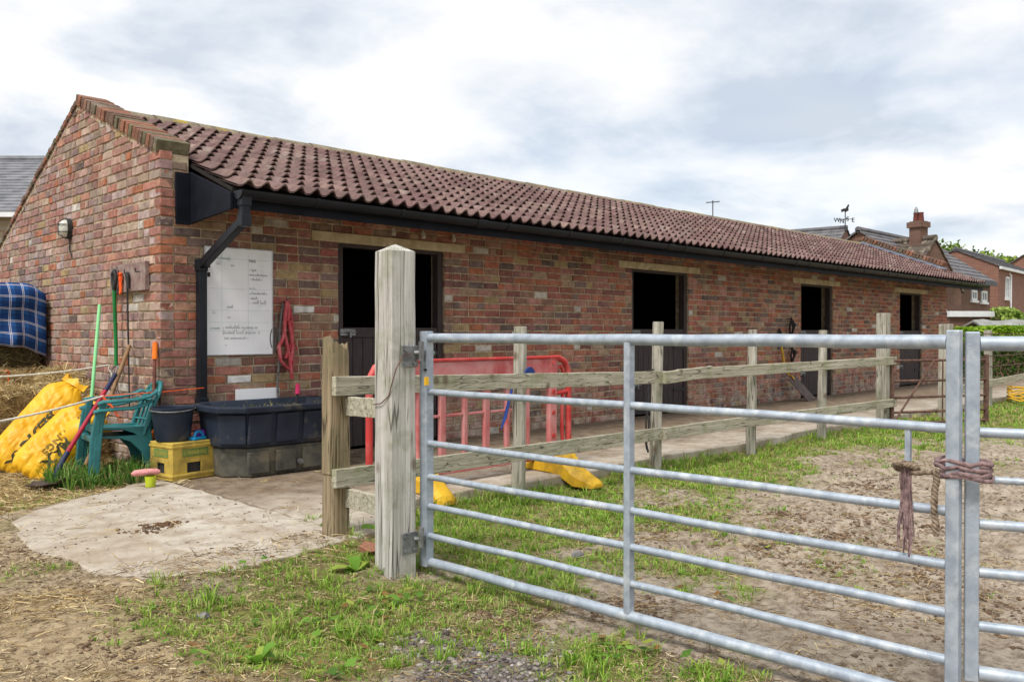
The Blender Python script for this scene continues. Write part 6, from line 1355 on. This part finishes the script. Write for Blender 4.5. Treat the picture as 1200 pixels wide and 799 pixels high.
xp = r.uniform(-1.4, 1.0, 900); yp = r.uniform(-2.8, -.3, 900); kk = (inpoly(xp, yp, pad_poly) | (xp > -.08)) & (fb(xp, yp, 3.2, 3) > .5); xp, yp = xp[kk], yp[kk]; A4 = lumps(xp, yp, .002+.006*r.random(len(xp))**2, SOILP, r, .5, np.zeros(len(xp)))
q = Gp(190, 615, 0); q2 = Gp(165, 622, 0); dxp = np.r_[r.normal(q.x, .05, 30), r.normal(q2.x, .08, 16)]; dyp = np.r_[r.normal(q.y, .035, 30), r.normal(q2.y, .05, 16)]; dxp = np.repeat(dxp, 5)+r.normal(0, .02, len(dxp)*5); dyp = np.repeat(dyp, 5)+r.normal(0, .012, len(dyp)*5); A5 = lumps(dxp, dyp, .003+.009*r.random(len(dxp))**2, [C(122,92,64), C(104,76,54)], r, .5, np.zeros(len(dxp)))
Vs, Fs, Cs, off = [], [], [], 0
for V, F, c in (A1, A2, A3, A4, A5): Vs.append(V); Fs.append(F+off); Cs.append(c); off += len(V)
tag(npmesh('soil_clods', np.concatenate(Vs), np.concatenate(Fs), M_CLOD, col=np.concatenate(Cs)), 'soil clods dung crumbs and gravel on the trodden ground', 'soil', kind='stuff')
# low broad leaved weeds
x, y = ground_pts(9000, (-1.8, 2.4), (-5.6, -2.6), lambda x, y: .45*np.clip(grass_mask(x, y), 0, 1)*sm(.5, .66, fb(x+60, y, 2.8, 3)), r)
n = len(x); th = r.uniform(0, 6.28, n); s_ = r.uniform(.010, .026, n); z = ground_h(x, y)+r.uniform(.006, .05, n); d = np.c_[np.cos(th), np.sin(th), r.uniform(-.3, .5, n)]; e = np.c_[-np.sin(th), np.cos(th), r.uniform(-.3, .3, n)]; P = np.c_[x, y, z]
V = np.stack([P, P+(d*.5+e*.42)*s_[:, None]*2, P+d*s_[:, None]*2.2, P+(d*.5-e*.42)*s_[:, None]*2], 1).reshape(-1, 3); cw = np.array([C(104,142,52), C(128,162,66), C(86,122,44), C(150,160,70), C(138,104,60)])[r.integers(0, 5, n)]*r.uniform(.8, 1.2, n)[:, None]
tag(npmesh('ground_weeds', V, np.arange(4*n).reshape(-1, 4), M_LEAF, col=np.repeat(cw, 4, 0)), 'low broad leaved weeds growing among the grass', 'weeds', kind='stuff')
def dock(label, q, leaves, seed):
    rs = random.Random(seed); T = thing('dock_plant', label, 'plant', q, 'broad leaved weeds by the posts')
    for k in range(leaves):
        th = rs.uniform(0, 6.28); ln = rs.uniform(.10, .19); el = rs.uniform(.5, 1.2); rings = []; b = MB(); dv = Vector((math.cos(th), math.sin(th), 0)); sv = Vector((-dv.y, dv.x, 0)); vs_ = []
        for i in range(6):
            t = i/5; p = Vector(q)+dv*ln*t*math.cos(el)+UP*(ln*t*math.sin(el)-.09*t*t+.01); w_ = .032*math.sin(math.pi*min(1, t*.95+.04))**.8; vs_ += [p-sv*w_+UP*.006, p, p+sv*w_+UP*.006]
        fs = []
        for i in range(5): fs += [(i*3, i*3+1, i*3+4, i*3+3), (i*3+1, i*3+2, i*3+5, i*3+4)]
        c = random.choice((C(126,170,60), C(108,150,52), C(150,170,70))); b.add(vs_, fs, c); b.build('leaf', M_LEAF, T, smooth=180)
dock('bright green dock plant growing at the foot of the splintered post', (-.02, -2.76, -.06), 9, 2); dock('small dock plant with yellowing leaves near the bottom edge', tuple(Gp(300, 785, -.06)), 6, 5); dock('dock plant growing in front of the pale gate post', (-.42, -3.28, -.06), 6, 7)
for i, (px, py, s_, lb) in enumerate(((238, 730, .035, 'small grey stone lying in the grass at the lower left'), (432, 658, .05, 'reddish brick lump beside the pale gate post'), (678, 646, .04, 'dark stone lying in the grass behind the gate'))):
    q = Gp(px, py, -.08); V, F, _c = lumps(np.array([0.0]), np.array([0.0]), np.array([s_]), [C(120,118,116)], r, .7, np.array([0.0])); b = MB(); b.add([(v[0]+q.x, v[1]+q.y, v[2]+float(ground_h(np.array([q.x]), np.array([q.y]))[0])+.006) for v in V], [tuple(f) for f in F]); b.build('stone', simple('stone%d' % i, C(128,126,128) if i != 1 else C(150,104,80), .9, None, 30, bstr=.5), smooth=30, bevel=0, label=lb, cat='stone')
